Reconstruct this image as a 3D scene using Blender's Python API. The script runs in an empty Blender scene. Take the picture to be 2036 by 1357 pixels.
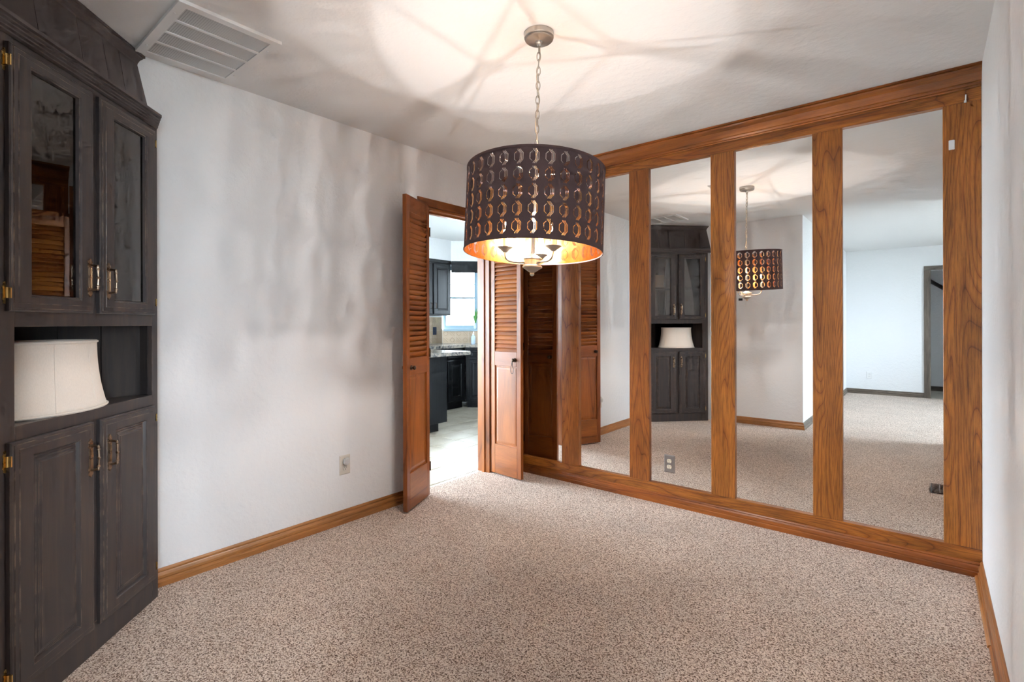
import bpy, bmesh, math, random
from mathutils import Matrix, Vector, Euler, geometry
random.seed(7)
R = math.radians
PI = math.pi
S2 = math.sqrt(0.5)
scene = bpy.context.scene
COL = scene.collection

# ------------------------------------------------------------------ camera
H = 2.44
cd = bpy.data.cameras.new('camera')
cam = bpy.data.objects.new('camera', cd); COL.objects.link(cam)
cd.sensor_width = 36.0
cd.lens = 1006.67 / 2036 * 36.0
cd.shift_x = (1018 - 1019.42) / 2036
cd.shift_y = (643.24 - 678.5) / 2036
cd.clip_start = 0.02; cd.clip_end = 200
cam.matrix_world = (Matrix.Translation((2.765, -3.304, 1.217)) @ Matrix.Rotation(R(39.41), 4, 'Z')
                    @ Matrix.Rotation(R(90), 4, 'X') @ Matrix.Rotation(R(-0.139), 4, 'Z'))
scene.camera = cam

# ------------------------------------------------------------------ sky and exposure
world = bpy.data.worlds.new('sky'); scene.world = world
world.use_nodes = True
bg = world.node_tree.nodes['Background']
bg.inputs['Color'].default_value = (0.74, 0.88, 1.0, 1)
bg.inputs['Strength'].default_value = 18.0
scene.view_settings.view_transform = 'Standard'
scene.view_settings.look = 'None'
scene.view_settings.exposure = 1.55
scene.view_settings.gamma = 1.0
scene.view_settings.use_curve_mapping = False
cy = scene.cycles
cy.use_denoising = True
cy.max_bounces = 9; cy.diffuse_bounces = 4; cy.glossy_bounces = 5; cy.transparent_max_bounces = 8
cy.use_adaptive_sampling = True; cy.adaptive_threshold = 0.05; cy.adaptive_min_samples = 12
cy.sample_clamp_indirect = 6.0
BULB = 2550.0        # emission strength of the three lamp filaments

def portal(loc, rot, sx, sy):
    l = bpy.data.lights.new('window_portal', 'AREA'); l.shape = 'RECTANGLE'; l.size = sx; l.size_y = sy
    l.cycles.is_portal = True
    o = bpy.data.objects.new('window_portal', l); COL.objects.link(o)
    o.location = loc; o.rotation_euler = rot
    return o
portal((5.98, -4.65, 1.40), (0, R(90), 0), 1.4, 1.7)          # living room picture window, shining to -x
portal((-2.99, -1.48, 1.03), (0, R(-90), 0), 2.0, 1.66)      # kitchen glass door, shining to +x
portal((-1.75, -2.58, 1.32), (R(90), 0, 0), 1.7, 1.65)        # kitchen end window, shining to +y
portal((-1.97, 2.73, 1.5), (R(-90), 0, 0), 0.46, 1.3)        # kitchen side window, shining to -y

# ------------------------------------------------------------------ materials
def new_mat(name):
    m = bpy.data.materials.new(name); m.use_nodes = True
    nt = m.node_tree
    return m, nt, nt.nodes['Principled BSDF']
def N(nt, t, **kw):
    n = nt.nodes.new(t)
    for k, v in kw.items():
        if k in n.inputs: n.inputs[k].default_value = v
        else: setattr(n, k, v)
    return n
def plain(name, col, rough=0.5, metal=0.0, spec=0.5, **kw):
    m, nt, b = new_mat(name)
    b.inputs['Base Color'].default_value = (*col, 1); b.inputs['Roughness'].default_value = rough
    b.inputs['Metallic'].default_value = metal; b.inputs['Specular IOR Level'].default_value = spec
    for k, v in kw.items(): b.inputs[k].default_value = v
    # slight roughness variation keeps every surface procedural
    tc = N(nt, 'ShaderNodeTexCoord'); nz = N(nt, 'ShaderNodeTexNoise', Scale=35.0, Detail=3.0)
    mr = N(nt, 'ShaderNodeMapRange'); mr.inputs['To Min'].default_value = max(0, rough - 0.05); mr.inputs['To Max'].default_value = min(1, rough + 0.05)
    nt.links.new(tc.outputs['Object'], nz.inputs['Vector']); nt.links.new(nz.outputs['Fac'], mr.inputs['Value'])
    nt.links.new(mr.outputs['Result'], b.inputs['Roughness'])
    return m
def ramp(nt, stops, interp='LINEAR'):
    r = nt.nodes.new('ShaderNodeValToRGB'); r.color_ramp.interpolation = interp
    e = r.color_ramp.elements
    while len(e) < len(stops): e.new(0.5)
    for el, (p, c) in zip(e, stops): el.position = p; el.color = (*c, 1)
    return r
def rand_vec(nt, src):
    oi = nt.nodes.new('ShaderNodeObjectInfo'); mu = N(nt, 'ShaderNodeMath', operation='MULTIPLY'); mu.inputs[1].default_value = 37.0
    cb = nt.nodes.new('ShaderNodeCombineXYZ'); ad = N(nt, 'ShaderNodeVectorMath', operation='ADD')
    nt.links.new(oi.outputs['Random'], mu.inputs[0])
    for i in range(3): nt.links.new(mu.outputs[0], cb.inputs[i])
    nt.links.new(src, ad.inputs[0]); nt.links.new(cb.outputs[0], ad.inputs[1])
    return ad.outputs[0]

def wall_paint(name, col, bump=0.25, scale=28.0):
    m, nt, b = new_mat(name); L = nt.links.new
    b.inputs['Base Color'].default_value = (*col, 1); b.inputs['Roughness'].default_value = 0.75; b.inputs['Specular IOR Level'].default_value = 0.25
    tc = N(nt, 'ShaderNodeTexCoord')
    n1 = N(nt, 'ShaderNodeTexNoise', Scale=scale, Detail=2.5, Roughness=0.6)
    n2 = N(nt, 'ShaderNodeTexNoise', Scale=scale * 5, Detail=0.0)
    L(tc.outputs['Object'], n1.inputs['Vector']); L(tc.outputs['Object'], n2.inputs['Vector'])
    rp = ramp(nt, [(0.42, (0, 0, 0)), (0.62, (1, 1, 1))]); L(n1.outputs['Fac'], rp.inputs['Fac'])
    ad = N(nt, 'ShaderNodeMath', operation='MULTIPLY_ADD'); ad.inputs[1].default_value = 0.35
    L(n2.outputs['Fac'], ad.inputs[0]); L(rp.outputs['Color'], ad.inputs[2])
    bp = N(nt, 'ShaderNodeBump', Strength=bump, Distance=0.004); L(ad.outputs[0], bp.inputs['Height']); L(bp.outputs['Normal'], b.inputs['Normal'])
    return m

def wood(name, light, mid, dark, axis='Z', rings=14.0, freq=2.6, rough=0.38, pores=0.5, blotch=0.35, coat=0.15):
    """stained wood: contour-like cathedral grain along one axis, fine pores, darker blotches"""
    m, nt, b = new_mat(name); L = nt.links.new
    tc = N(nt, 'ShaderNodeTexCoord'); v = rand_vec(nt, tc.outputs['Object'])
    def mapped(al, ac):
        mp = nt.nodes.new('ShaderNodeMapping'); s = [ac, ac, ac]; s['XYZ'.index(axis)] = al
        mp.inputs['Scale'].default_value = s; L(v, mp.inputs['Vector']); return mp.outputs[0]
    n1 = N(nt, 'ShaderNodeTexNoise', Scale=freq, Detail=1.5, Roughness=0.4, Distortion=0.2); L(mapped(0.22, 2.0), n1.inputs['Vector'])
    mu = N(nt, 'ShaderNodeMath', operation='MULTIPLY'); mu.inputs[1].default_value = rings; L(n1.outputs['Fac'], mu.inputs[0])
    fr = N(nt, 'ShaderNodeMath', operation='FRACT'); L(mu.outputs[0], fr.inputs[0])
    n2 = N(nt, 'ShaderNodeTexNoise', Scale=1.0, Detail=4.0, Roughness=0.7); L(mapped(9.0, 260.0), n2.inputs['Vector'])
    n3 = N(nt, 'ShaderNodeTexNoise', Scale=1.0, Detail=3.0); L(mapped(2.2, 9.0), n3.inputs['Vector'])
    r1 = ramp(nt, [(0.0, mid), (0.30, light), (0.62, light), (0.90, mid), (0.97, dark), (1.0, mid)]); L(fr.outputs[0], r1.inputs['Fac'])
    r2 = ramp(nt, [(0.36, (1 - pores,) * 3), (0.56, (1, 1, 1))]); L(n2.outputs['Fac'], r2.inputs['Fac'])
    r3 = ramp(nt, [(0.30, (1 - blotch,) * 3), (0.60, (1, 1, 1))]); L(n3.outputs['Fac'], r3.inputs['Fac'])
    m1 = N(nt, 'ShaderNodeMix', data_type='RGBA', blend_type='MULTIPLY'); m1.inputs[0].default_value = 1
    L(r1.outputs['Color'], m1.inputs[6]); L(r2.outputs['Color'], m1.inputs[7])
    m2 = N(nt, 'ShaderNodeMix', data_type='RGBA', blend_type='MULTIPLY'); m2.inputs[0].default_value = 1
    L(m1.outputs[2], m2.inputs[6]); L(r3.outputs['Color'], m2.inputs[7])
    oi2 = nt.nodes.new('ShaderNodeObjectInfo'); mv = N(nt, 'ShaderNodeMath', operation='MULTIPLY'); mv.inputs[1].default_value = 0.9
    L(oi2.outputs['Random'], mv.inputs[0])
    m3 = N(nt, 'ShaderNodeMix', data_type='RGBA', blend_type='MULTIPLY'); m3.inputs[7].default_value = (0.78, 0.66, 0.62, 1)
    L(mv.outputs[0], m3.inputs[0]); L(m2.outputs[2], m3.inputs[6])
    L(m3.outputs[2], b.inputs['Base Color'])
    bp = N(nt, 'ShaderNodeBump', Strength=0.12, Distance=0.002); L(n2.outputs['Fac'], bp.inputs['Height']); L(bp.outputs['Normal'], b.inputs['Normal'])
    b.inputs['Roughness'].default_value = rough; b.inputs['Coat Weight'].default_value = coat; b.inputs['Coat Roughness'].default_value = 0.22
    return m

def worn_black(name, base, streak, edge, rough=0.42, wear=0.62, edgef=True, spec=0.5):
    """dark paint rubbed through along edges and in long vertical strokes"""
    m, nt, b = new_mat(name); L = nt.links.new
    tc = N(nt, 'ShaderNodeTexCoord'); v = rand_vec(nt, tc.outputs['Object'])
    mp = nt.nodes.new('ShaderNodeMapping'); mp.inputs['Scale'].default_value = (38, 38, 2.2); L(v, mp.inputs['Vector'])
    n1 = N(nt, 'ShaderNodeTexNoise', Scale=1.0, Detail=5.0, Roughness=0.65); L(mp.outputs[0], n1.inputs['Vector'])
    r1 = ramp(nt, [(0.46, base), (wear, tuple(0.55 * a + 0.45 * c for a, c in zip(base, streak))), (min(1, wear + 0.2), streak)]); L(n1.outputs['Fac'], r1.inputs['Fac'])
    col = r1.outputs['Color']
    if edgef:
        bv = N(nt, 'ShaderNodeBevel'); bv.samples = 4; bv.inputs['Radius'].default_value = 0.0025
        ge = nt.nodes.new('ShaderNodeNewGeometry'); dt = N(nt, 'ShaderNodeVectorMath', operation='DOT_PRODUCT')
        L(bv.outputs['Normal'], dt.inputs[0]); L(ge.outputs['Normal'], dt.inputs[1])
        r2 = ramp(nt, [(0.86, (1, 1, 1)), (0.97, (0, 0, 0))]); L(dt.outputs['Value'], r2.inputs['Fac'])
        n2 = N(nt, 'ShaderNodeTexNoise', Scale=22.0, Detail=4.0); L(v, n2.inputs['Vector'])
        r3 = ramp(nt, [(0.45, (0, 0, 0)), (0.62, (1, 1, 1))]); L(n2.outputs['Fac'], r3.inputs['Fac'])
        mm = N(nt, 'ShaderNodeMath', operation='MULTIPLY'); L(r2.outputs['Color'], mm.inputs[0]); L(r3.outputs['Color'], mm.inputs[1])
        mx = N(nt, 'ShaderNodeMix', data_type='RGBA'); mx.inputs[7].default_value = (*edge, 1)
        L(mm.outputs[0], mx.inputs[0]); L(col, mx.inputs[6]); col = mx.outputs[2]
    L(col, b.inputs['Base Color'])
    bp = N(nt, 'ShaderNodeBump', Strength=0.1, Distance=0.002); L(n1.outputs['Fac'], bp.inputs['Height']); L(bp.outputs['Normal'], b.inputs['Normal'])
    b.inputs['Roughness'].default_value = rough; b.inputs['Specular IOR Level'].default_value = spec
    return m

def carpet_mat():
    m, nt, b = new_mat('carpet'); L = nt.links.new
    tc = N(nt, 'ShaderNodeTexCoord')
    n1 = N(nt, 'ShaderNodeTexNoise', Scale=150.0, Detail=4.0, Roughness=0.75); L(tc.outputs['Object'], n1.inputs['Vector'])
    vo = N(nt, 'ShaderNodeTexVoronoi', Scale=250.0); L(tc.outputs['Object'], vo.inputs['Vector'])
    n3 = N(nt, 'ShaderNodeTexNoise', Scale=2.3, Detail=3.0); L(tc.outputs['Object'], n3.inputs['Vector'])
    mx = N(nt, 'ShaderNodeMath', operation='MULTIPLY_ADD'); mx.inputs[1].default_value = 0.30
    sep = nt.nodes.new('ShaderNodeSeparateColor'); L(vo.outputs['Color'], sep.inputs[0])
    L(sep.outputs[0], mx.inputs[0]); L(n1.outputs['Fac'], mx.inputs[2])
    r = ramp(nt, [(0.49, (0.10, 0.048, 0.028)), (0.575, (0.39, 0.258, 0.18)), (0.635, (0.69, 0.52, 0.415)), (0.74, (0.97, 0.83, 0.725))]); L(mx.outputs[0], r.inputs['Fac'])
    r3 = ramp(nt, [(0.35, (0.90, 0.90, 0.90)), (0.65, (1, 1, 1))]); L(n3.outputs['Fac'], r3.inputs['Fac'])
    mm = N(nt, 'ShaderNodeMix', data_type='RGBA', blend_type='MULTIPLY'); mm.inputs[0].default_value = 1
    L(r.outputs['Color'], mm.inputs[6]); L(r3.outputs['Color'], mm.inputs[7]); L(mm.outputs[2], b.inputs['Base Color'])
    bp = N(nt, 'ShaderNodeBump', Strength=0.55, Distance=0.008); L(mx.outputs[0], bp.inputs['Height']); L(bp.outputs['Normal'], b.inputs['Normal'])
    b.inputs['Roughness'].default_value = 0.95; b.inputs['Specular IOR Level'].default_value = 0.1; b.inputs['Sheen Weight'].default_value = 0.15
    return m

def glass_mat(name, tint=(1, 1, 1), ior=1.5):
    m = bpy.data.materials.new(name); m.use_nodes = True; nt = m.node_tree; nt.nodes.clear(); L = nt.links.new
    out = nt.nodes.new('ShaderNodeOutputMaterial'); mx = nt.nodes.new('ShaderNodeMixShader')
    tr = N(nt, 'ShaderNodeBsdfTransparent'); tr.inputs[0].default_value = (*tint, 1)
    gl = N(nt, 'ShaderNodeBsdfGlossy'); gl.inputs['Roughness'].default_value = 0.0
    fr = N(nt, 'ShaderNodeFresnel'); fr.inputs[0].default_value = ior
    L(fr.outputs[0], mx.inputs[0]); L(tr.outputs[0], mx.inputs[1]); L(gl.outputs[0], mx.inputs[2]); L(mx.outputs[0], out.inputs[0])
    return m

def granite_mat():
    m, nt, b = new_mat('laminate'); L = nt.links.new
    tc = N(nt, 'ShaderNodeTexCoord')
    n1 = N(nt, 'ShaderNodeTexNoise', Scale=14.0, Detail=6.0, Roughness=0.7, Distortion=0.8); L(tc.outputs['Object'], n1.inputs['Vector'])
    r = ramp(nt, [(0.34, (0.03, 0.03, 0.035)), (0.46, (0.17, 0.16, 0.15)), (0.56, (0.36, 0.31, 0.25)), (0.68, (0.10, 0.10, 0.10))]); L(n1.outputs['Fac'], r.inputs['Fac'])
    L(r.outputs['Color'], b.inputs['Base Color']); b.inputs['Roughness'].default_value = 0.18
    return m

def tile_mat():
    m, nt, b = new_mat('floor_tile'); L = nt.links.new
    tc = N(nt, 'ShaderNodeTexCoord'); v = rand_vec(nt, tc.outputs['Object'])
    n1 = N(nt, 'ShaderNodeTexNoise', Scale=5.0, Detail=5.0); L(v, n1.inputs['Vector'])
    r = ramp(nt, [(0.3, (0.50, 0.43, 0.33)), (0.7, (0.66, 0.60, 0.50))]); L(n1.outputs['Fac'], r.inputs['Fac'])
    L(r.outputs['Color'], b.inputs['Base Color']); b.inputs['Roughness'].default_value = 0.30
    return m

def fabric_mat(name, col, scale=420.0, transl=0.0):
    m, nt, b = new_mat(name); L = nt.links.new
    tc = N(nt, 'ShaderNodeTexCoord')
    mp = nt.nodes.new('ShaderNodeMapping'); mp.inputs['Scale'].default_value = (1, 1, 0.25); L(tc.outputs['Object'], mp.inputs['Vector'])
    n1 = N(nt, 'ShaderNodeTexNoise', Scale=scale, Detail=2.0); L(mp.outputs[0], n1.inputs['Vector'])
    r = ramp(nt, [(0.3, tuple(c * 0.93 for c in col)), (0.7, col)]); L(n1.outputs['Fac'], r.inputs['Fac'])
    L(r.outputs['Color'], b.inputs['Base Color']); b.inputs['Roughness'].default_value = 0.85; b.inputs['Specular IOR Level'].default_value = 0.2
    if transl: b.inputs['Subsurface Weight'].default_value = 0.0
    return m

M = {}
M['wall'] = wall_paint('wall_paint', (0.815, 0.82, 0.83))
M['ceil'] = wall_paint('ceiling_paint', (0.775, 0.775, 0.775), 0.22, 22.0)
M['carpet'] = carpet_mat()
OAK = ((0.52, 0.180, 0.026), (0.42, 0.132, 0.018), (0.235, 0.064, 0.010))
M['oak_z'] = wood('stained_oak_upright', *OAK, axis='Z', rings=34)
M['oak_x'] = wood('stained_oak_level', *OAK, axis='X', rings=26)
M['oak_mould'] = wood('stained_oak_moulding', (0.48, 0.150, 0.018), (0.42, 0.122, 0.014), (0.30, 0.080, 0.010), axis='X', rings=5, freq=2.0, pores=0.3, blotch=0.5, coat=0.35)
M['base_y'] = wood('stained_pine_long', (0.52, 0.22, 0.062), (0.42, 0.16, 0.042), (0.30, 0.11, 0.028), axis='Y', rings=3, rough=0.36, pores=0.3, coat=0.35)
M['base_x'] = wood('stained_pine_cross', (0.52, 0.22, 0.062), (0.42, 0.16, 0.042), (0.30, 0.11, 0.028), axis='X', rings=3, rough=0.36, pores=0.3, coat=0.35)
M['glare_grey_x'] = wood('glare_grey_cross', (0.23, 0.20, 0.16), (0.19, 0.165, 0.135), (0.11, 0.10, 0.085), axis='X', rings=8, rough=0.45)  # daylight glare on the living room trim is put into this grey wood colour
M['glare_grey_y'] = wood('glare_grey_long', (0.23, 0.20, 0.16), (0.19, 0.165, 0.135), (0.11, 0.10, 0.085), axis='Y', rings=8, rough=0.45)
M['glare_grey_z'] = wood('glare_grey_upright', (0.23, 0.20, 0.16), (0.19, 0.165, 0.135), (0.11, 0.10, 0.085), axis='Z', rings=8, rough=0.45)
DOORW = ((0.44, 0.135, 0.020), (0.36, 0.102, 0.015), (0.21, 0.055, 0.009))
M['door_z'] = wood('door_wood_upright', *DOORW, axis='Z', rings=5, freq=1.6, rough=0.36, pores=0.25, blotch=0.35, coat=0.45)
M['door_x'] = wood('door_wood_level', *DOORW, axis='X', rings=5, freq=1.6, rough=0.36, pores=0.25, blotch=0.35, coat=0.45)
M['door_y'] = wood('door_wood_across', *DOORW, axis='Y', rings=5, freq=1.6, rough=0.36, pores=0.25, blotch=0.35, coat=0.45)
M['hutch'] = worn_black('hutch_paint', (0.055, 0.046, 0.047), (0.105, 0.072, 0.055), (0.45, 0.32, 0.23), wear=0.66, rough=0.36)
M['hutch_plain_lit'] = worn_black('hutch_paint_even_lit', (0.085, 0.068, 0.066), (0.105, 0.082, 0.074), (0, 0, 0), wear=0.66, edgef=False)  # no edge wear; colour lightened for lamp light on the cornice and hood
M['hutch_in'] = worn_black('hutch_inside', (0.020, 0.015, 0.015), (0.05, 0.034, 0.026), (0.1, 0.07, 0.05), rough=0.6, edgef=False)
M['kblack'] = worn_black('kitchen_paint', (0.008, 0.009, 0.011), (0.018, 0.020, 0.024), (0.12, 0.11, 0.10), rough=0.42, wear=0.66, spec=0.3)
M['brass'] = plain('brass', (0.80, 0.55, 0.20), 0.28, 1.0)
M['bronze'] = plain('antique_bronze', (0.36, 0.26, 0.18), 0.28, 1.0)
M['bronze_dark'] = plain('dark_bronze', (0.10, 0.065, 0.045), 0.45, 1.0)
M['nickel'] = plain('brushed_nickel', (0.50, 0.47, 0.43), 0.33, 1.0)
M['steel'] = plain('steel_plate', (0.42, 0.42, 0.43), 0.32, 1.0)
M['cream'] = plain('cream_plastic', (0.78, 0.70, 0.55), 0.4)
M['almond'] = plain('almond_plastic', (0.66, 0.61, 0.54), 0.4)
M['white_plastic'] = plain('white_plastic', (0.80, 0.80, 0.80), 0.4)
M['grey_plastic'] = plain('grey_plastic', (0.60, 0.59, 0.58), 0.45)
M['dark'] = plain('dark_plastic', (0.015, 0.015, 0.018), 0.35)
M['navy_plate'] = plain('navy_plate', (0.012, 0.02, 0.05), 0.3)
M['vent'] = plain('vent_enamel', (0.76, 0.755, 0.75), 0.45)
M['vent_dark'] = plain('duct_inside', (0.09, 0.085, 0.08), 0.8)
M['register'] = plain('register_enamel', (0.13, 0.085, 0.06), 0.4)
M['mirror'] = plain('mirror_silver', (0.92, 0.93, 0.92), 0.0, 1.0)
for n in list(M['mirror'].node_tree.links):
    if n.to_socket.name == 'Roughness': M['mirror'].node_tree.links.remove(n)
M['mirror'].node_tree.nodes['Principled BSDF'].inputs['Roughness'].default_value = 0.0
M['glass'] = glass_mat('clear_glass')
M['smoked'] = glass_mat('cabinet_glass', (0.80, 0.77, 0.74), 2.3)
M['shade_out'] = fabric_mat('shade_fabric', (0.150, 0.102, 0.106))
M['shade_trim'] = fabric_mat('shade_trim', (0.150, 0.095, 0.095))
M['gold'] = plain('gold_foil', (0.97, 0.55, 0.20), 0.14, 1.0)
M['linen'] = fabric_mat('linen_shade', (0.93, 0.865, 0.785), 520)
M['candle'] = plain('candle_sleeve', (0.75, 0.70, 0.60), 0.5)
M['granite'] = granite_mat()
M['tile'] = tile_mat()
M['grout'] = plain('grout', (0.07, 0.06, 0.05), 0.9)
M['tin'] = plain('pressed_tin', (0.44, 0.35, 0.26), 0.34, 0.85)
M['copper'] = plain('copper_tin', (0.50, 0.20, 0.09), 0.35, 0.85)
M['frame_blue'] = plain('painted_sash', (0.30, 0.42, 0.50), 0.4)
M['paper'] = plain('paper_card', (0.55, 0.45, 0.36), 0.8)
M['leaf'] = plain('leaf_green', (0.10, 0.30, 0.07), 0.45)
M['soap'] = plain('soap_bottle', (0.55, 0.68, 0.80), 0.15, 0.0, 0.5)
M['lawn'] = plain('outdoor_paving', (0.42, 0.42, 0.38), 0.9)
M['cord'] = plain('black_cord', (0.008, 0.008, 0.008), 0.5)
bm_, nt_, b_ = new_mat('lit_bulb')
b_.inputs['Base Color'].default_value = (1, 0.9, 0.75, 1)
b_.inputs['Emission Color'].default_value = (1.0, 0.968, 0.935, 1); b_.inputs['Emission Strength'].default_value = BULB
M['bulb'] = bm_

# ------------------------------------------------------------------ helpers
def obj(name, bm, mat, parent=None, loc=(0, 0, 0), rot=(0, 0, 0), smooth=False, normals=True):
    if normals: bmesh.ops.recalc_face_normals(bm, faces=bm.faces[:])
    me = bpy.data.meshes.new(name); bm.to_mesh(me); bm.free()
    if smooth:
        for p in me.polygons: p.use_smooth = True
    o = bpy.data.objects.new(name, me); COL.objects.link(o)
    for m in (mat if isinstance(mat, (list, tuple)) else [mat]): me.materials.append(M[m] if isinstance(m, str) else m)
    o.location = loc; o.rotation_euler = rot; o.parent = parent
    return o
def inst(src, name, parent=None, loc=(0, 0, 0), rot=(0, 0, 0)):
    o = bpy.data.objects.new(name, src.data); COL.objects.link(o)
    o.location = loc; o.rotation_euler = rot; o.parent = parent
    return o
def tag(o, label=None, cat=None, group=None, kind=None):
    if label: o['label'] = label
    if cat: o['category'] = cat
    if group: o['group'] = group
    if kind: o['kind'] = kind
    return o
def thing(name, label, cat, loc=(0, 0, 0), rot=(0, 0, 0), group=None):
    o = bpy.data.objects.new(name, None); COL.objects.link(o); o.empty_display_size = 0.05
    o.location = loc; o.rotation_euler = rot
    return tag(o, label, cat, group)
def struct(name, bm, mat, label, loc=(0, 0, 0), rot=(0, 0, 0), **kw):
    o = obj(name, bm, mat, None, loc, rot, **kw)
    return tag(o, label, 'structure' if False else None, None, 'structure')
def B(): return bmesh.new()
def box(bm, x0, x1, y0, y1, z0, z1, bev=0.0, seg=1):
    m = Matrix.Translation(((x0 + x1) / 2, (y0 + y1) / 2, (z0 + z1) / 2)) @ Matrix.Diagonal((abs(x1 - x0), abs(y1 - y0), abs(z1 - z0), 1))
    r = bmesh.ops.create_cube(bm, size=1.0, matrix=m)
    if bev:
        es = {e for v in r['verts'] for e in v.link_edges}
        bmesh.ops.bevel(bm, geom=list(es), offset=bev, segments=seg, affect='EDGES', clamp_overlap=True)
    return bm
def bxo(*a, **k): return box(B(), *a, **k)
def prism(bm, pts, z0, z1):
    lo = [bm.verts.new((x, y, z0)) for x, y in pts]; hi = [bm.verts.new((x, y, z1)) for x, y in pts]
    n = len(pts)
    bm.faces.new(lo[::-1]); bm.faces.new(hi)
    for i in range(n): bm.faces.new((lo[i], lo[(i + 1) % n], hi[(i + 1) % n], hi[i]))
    return bm
def mould(bm, prof, p0, p1, out, m0=0.0, m1=0.0):
    """prof: closed outline [(d, z)], d measured along out; m0/m1: end mitre (shift along the run per unit d)"""
    p0 = Vector(p0); p1 = Vector(p1); run = (p1 - p0).normalized(); out = Vector(out).normalized()
    a = [bm.verts.new(p0 + out * d + Vector((0, 0, z)) + run * (m0 * d)) for d, z in prof]
    b = [bm.verts.new(p1 + out * d + Vector((0, 0, z)) + run * (m1 * d)) for d, z in prof]
    n = len(prof)
    bm.faces.new(a[::-1]); bm.faces.new(b)
    for i in range(n): bm.faces.new((a[i], a[(i + 1) % n], b[(i + 1) % n], b[i]))
    return bm
def lathe(bm, prof, seg=24, cx=0, cy=0, cz=0):
    rings = []
    for r, z in prof:
        if r < 1e-6: rings.append([bm.verts.new((cx, cy, cz + z))])
        else: rings.append([bm.verts.new((cx + r * math.cos(2 * PI * i / seg), cy + r * math.sin(2 * PI * i / seg), cz + z)) for i in range(seg)])
    for a, b in zip(rings, rings[1:]):
        for i in range(seg):
            j = (i + 1) % seg
            if len(a) == 1 and len(b) == 1: continue
            if len(a) == 1: bm.faces.new((a[0], b[i], b[j]))
            elif len(b) == 1: bm.faces.new((a[i], a[j], b[0]))
            else: bm.faces.new((a[i], a[j], b[j], b[i]))
    if len(rings[0]) > 1: bm.faces.new(rings[0][::-1])
    if len(rings[-1]) > 1: bm.faces.new(rings[-1])
    return bm
def tube(bm, pts, r, seg=10, closed=False):
    pts = [Vector(p) for p in pts]; n = len(pts); rings = []
    rr = r if isinstance(r, (list, tuple)) else [r] * n
    up = None
    for i, p in enumerate(pts):
        if closed: d = (pts[(i + 1) % n] - pts[i - 1]).normalized()
        else: d = (pts[min(i + 1, n - 1)] - pts[max(i - 1, 0)]).normalized()
        if up is None: up = Vector((0, 0, 1)) if abs(d.z) < 0.9 else Vector((1, 0, 0))
        s = d.cross(up).normalized(); up = s.cross(d).normalized()
        rings.append([bm.verts.new(p + (s * math.cos(2 * PI * k / seg) + up * math.sin(2 * PI * k / seg)) * rr[i]) for k in range(seg)])
    m = n if closed else n - 1
    for i in range(m):
        a, b = rings[i], rings[(i + 1) % n]
        for k in range(seg): bm.faces.new((a[k], a[(k + 1) % seg], b[(k + 1) % seg], b[k]))
    if not closed: bm.faces.new(rings[0][::-1]); bm.faces.new(rings[-1])
    return bm
def rings_panel(bm, w, h, rings, x0=0.0, z0=0.0, cap=True, closed=False):
    """nested rectangles in the xz plane; rings = [(inset_x, inset_z, y)] from the outline inwards"""
    loops = []
    for ix, iz, y in rings:
        loops.append([bm.verts.new((x0 + a, y, z0 + c)) for a, c in ((ix, iz), (w - ix, iz), (w - ix, h - iz), (ix, h - iz))])
    for a, b in zip(loops, loops[1:] + ([loops[0]] if closed else [])):
        for i in range(4): bm.faces.new((a[i], a[(i + 1) % 4], b[(i + 1) % 4], b[i]))
    if cap: bm.faces.new(loops[-1])
    return bm

# ================================================================== THE ROOM SHELL
YB = -3.226            # wall behind the camera (the stub wall beside the opening)
XR = 2.961             # right-hand wall
# floors
struct('floor', box(box(bxo(-0.09, XR + 0.12, YB - 0.12, 0.12, -0.05, 0.0), 1.537, 6.2, -7.2, YB - 0.12, -0.05, 0.0), -0.09, 1.537, -7.2, YB - 0.12, -0.05, -0.001), 'carpet', 'beige and brown flecked carpet across the dining room and beyond')
kf = struct('floor_kitchen', bxo(-3.2, -0.09, -2.6, 3.2, -0.06, -0.010), 'grout', 'pale square tiled kitchen floor beyond the doorway')
tb = bxo(-0.1485, 0.1485, -0.1485, 0.1485, -0.004, 0.004, 0.003)
first = None
for i in range(10):
    for j in range(13):
        x = -0.135 - 0.305 * i - 0.1525; y = -1.115 + 0.305 * j - 0.1525
        if x < -2.9 or y > 2.3 + (x + 3.0): continue
        if x < -2.1 and y < 0: continue
        if first is None: first = obj('tile', tb, 'tile', kf, (x, y, -0.007))
        else: inst(first, 'tile', kf, (x, y, -0.007))
tb2 = bxo(-0.02, 0.02, -0.1495, 0.1495, -0.004, 0.004, 0.003); f2 = None
for j in range(13):
    y = -1.115 + 0.305 * j - 0.1525
    if f2 is None: f2 = obj('tile', tb2, 'tile', kf, (-0.1115, y, -0.007))
    elif y < 2.3: inst(f2, 'tile', kf, (-0.1115, y, -0.007))
struct('floor_hall', bxo(2.2, 6.2, -9.0, -7.2, -0.05, 0.0), 'tile', 'pale hall floor beyond the far doorway')
struct('ground_outside', bxo(-30, 30, -30, 30, -0.5, -0.3), 'lawn', 'pale ground outside the windows')
# ceiling
struct('ceiling', bxo(-3.3, 6.3, -9.0, 3.3, H, H + 0.1), 'ceil', 'white textured ceiling with soft lamp light')
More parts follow.
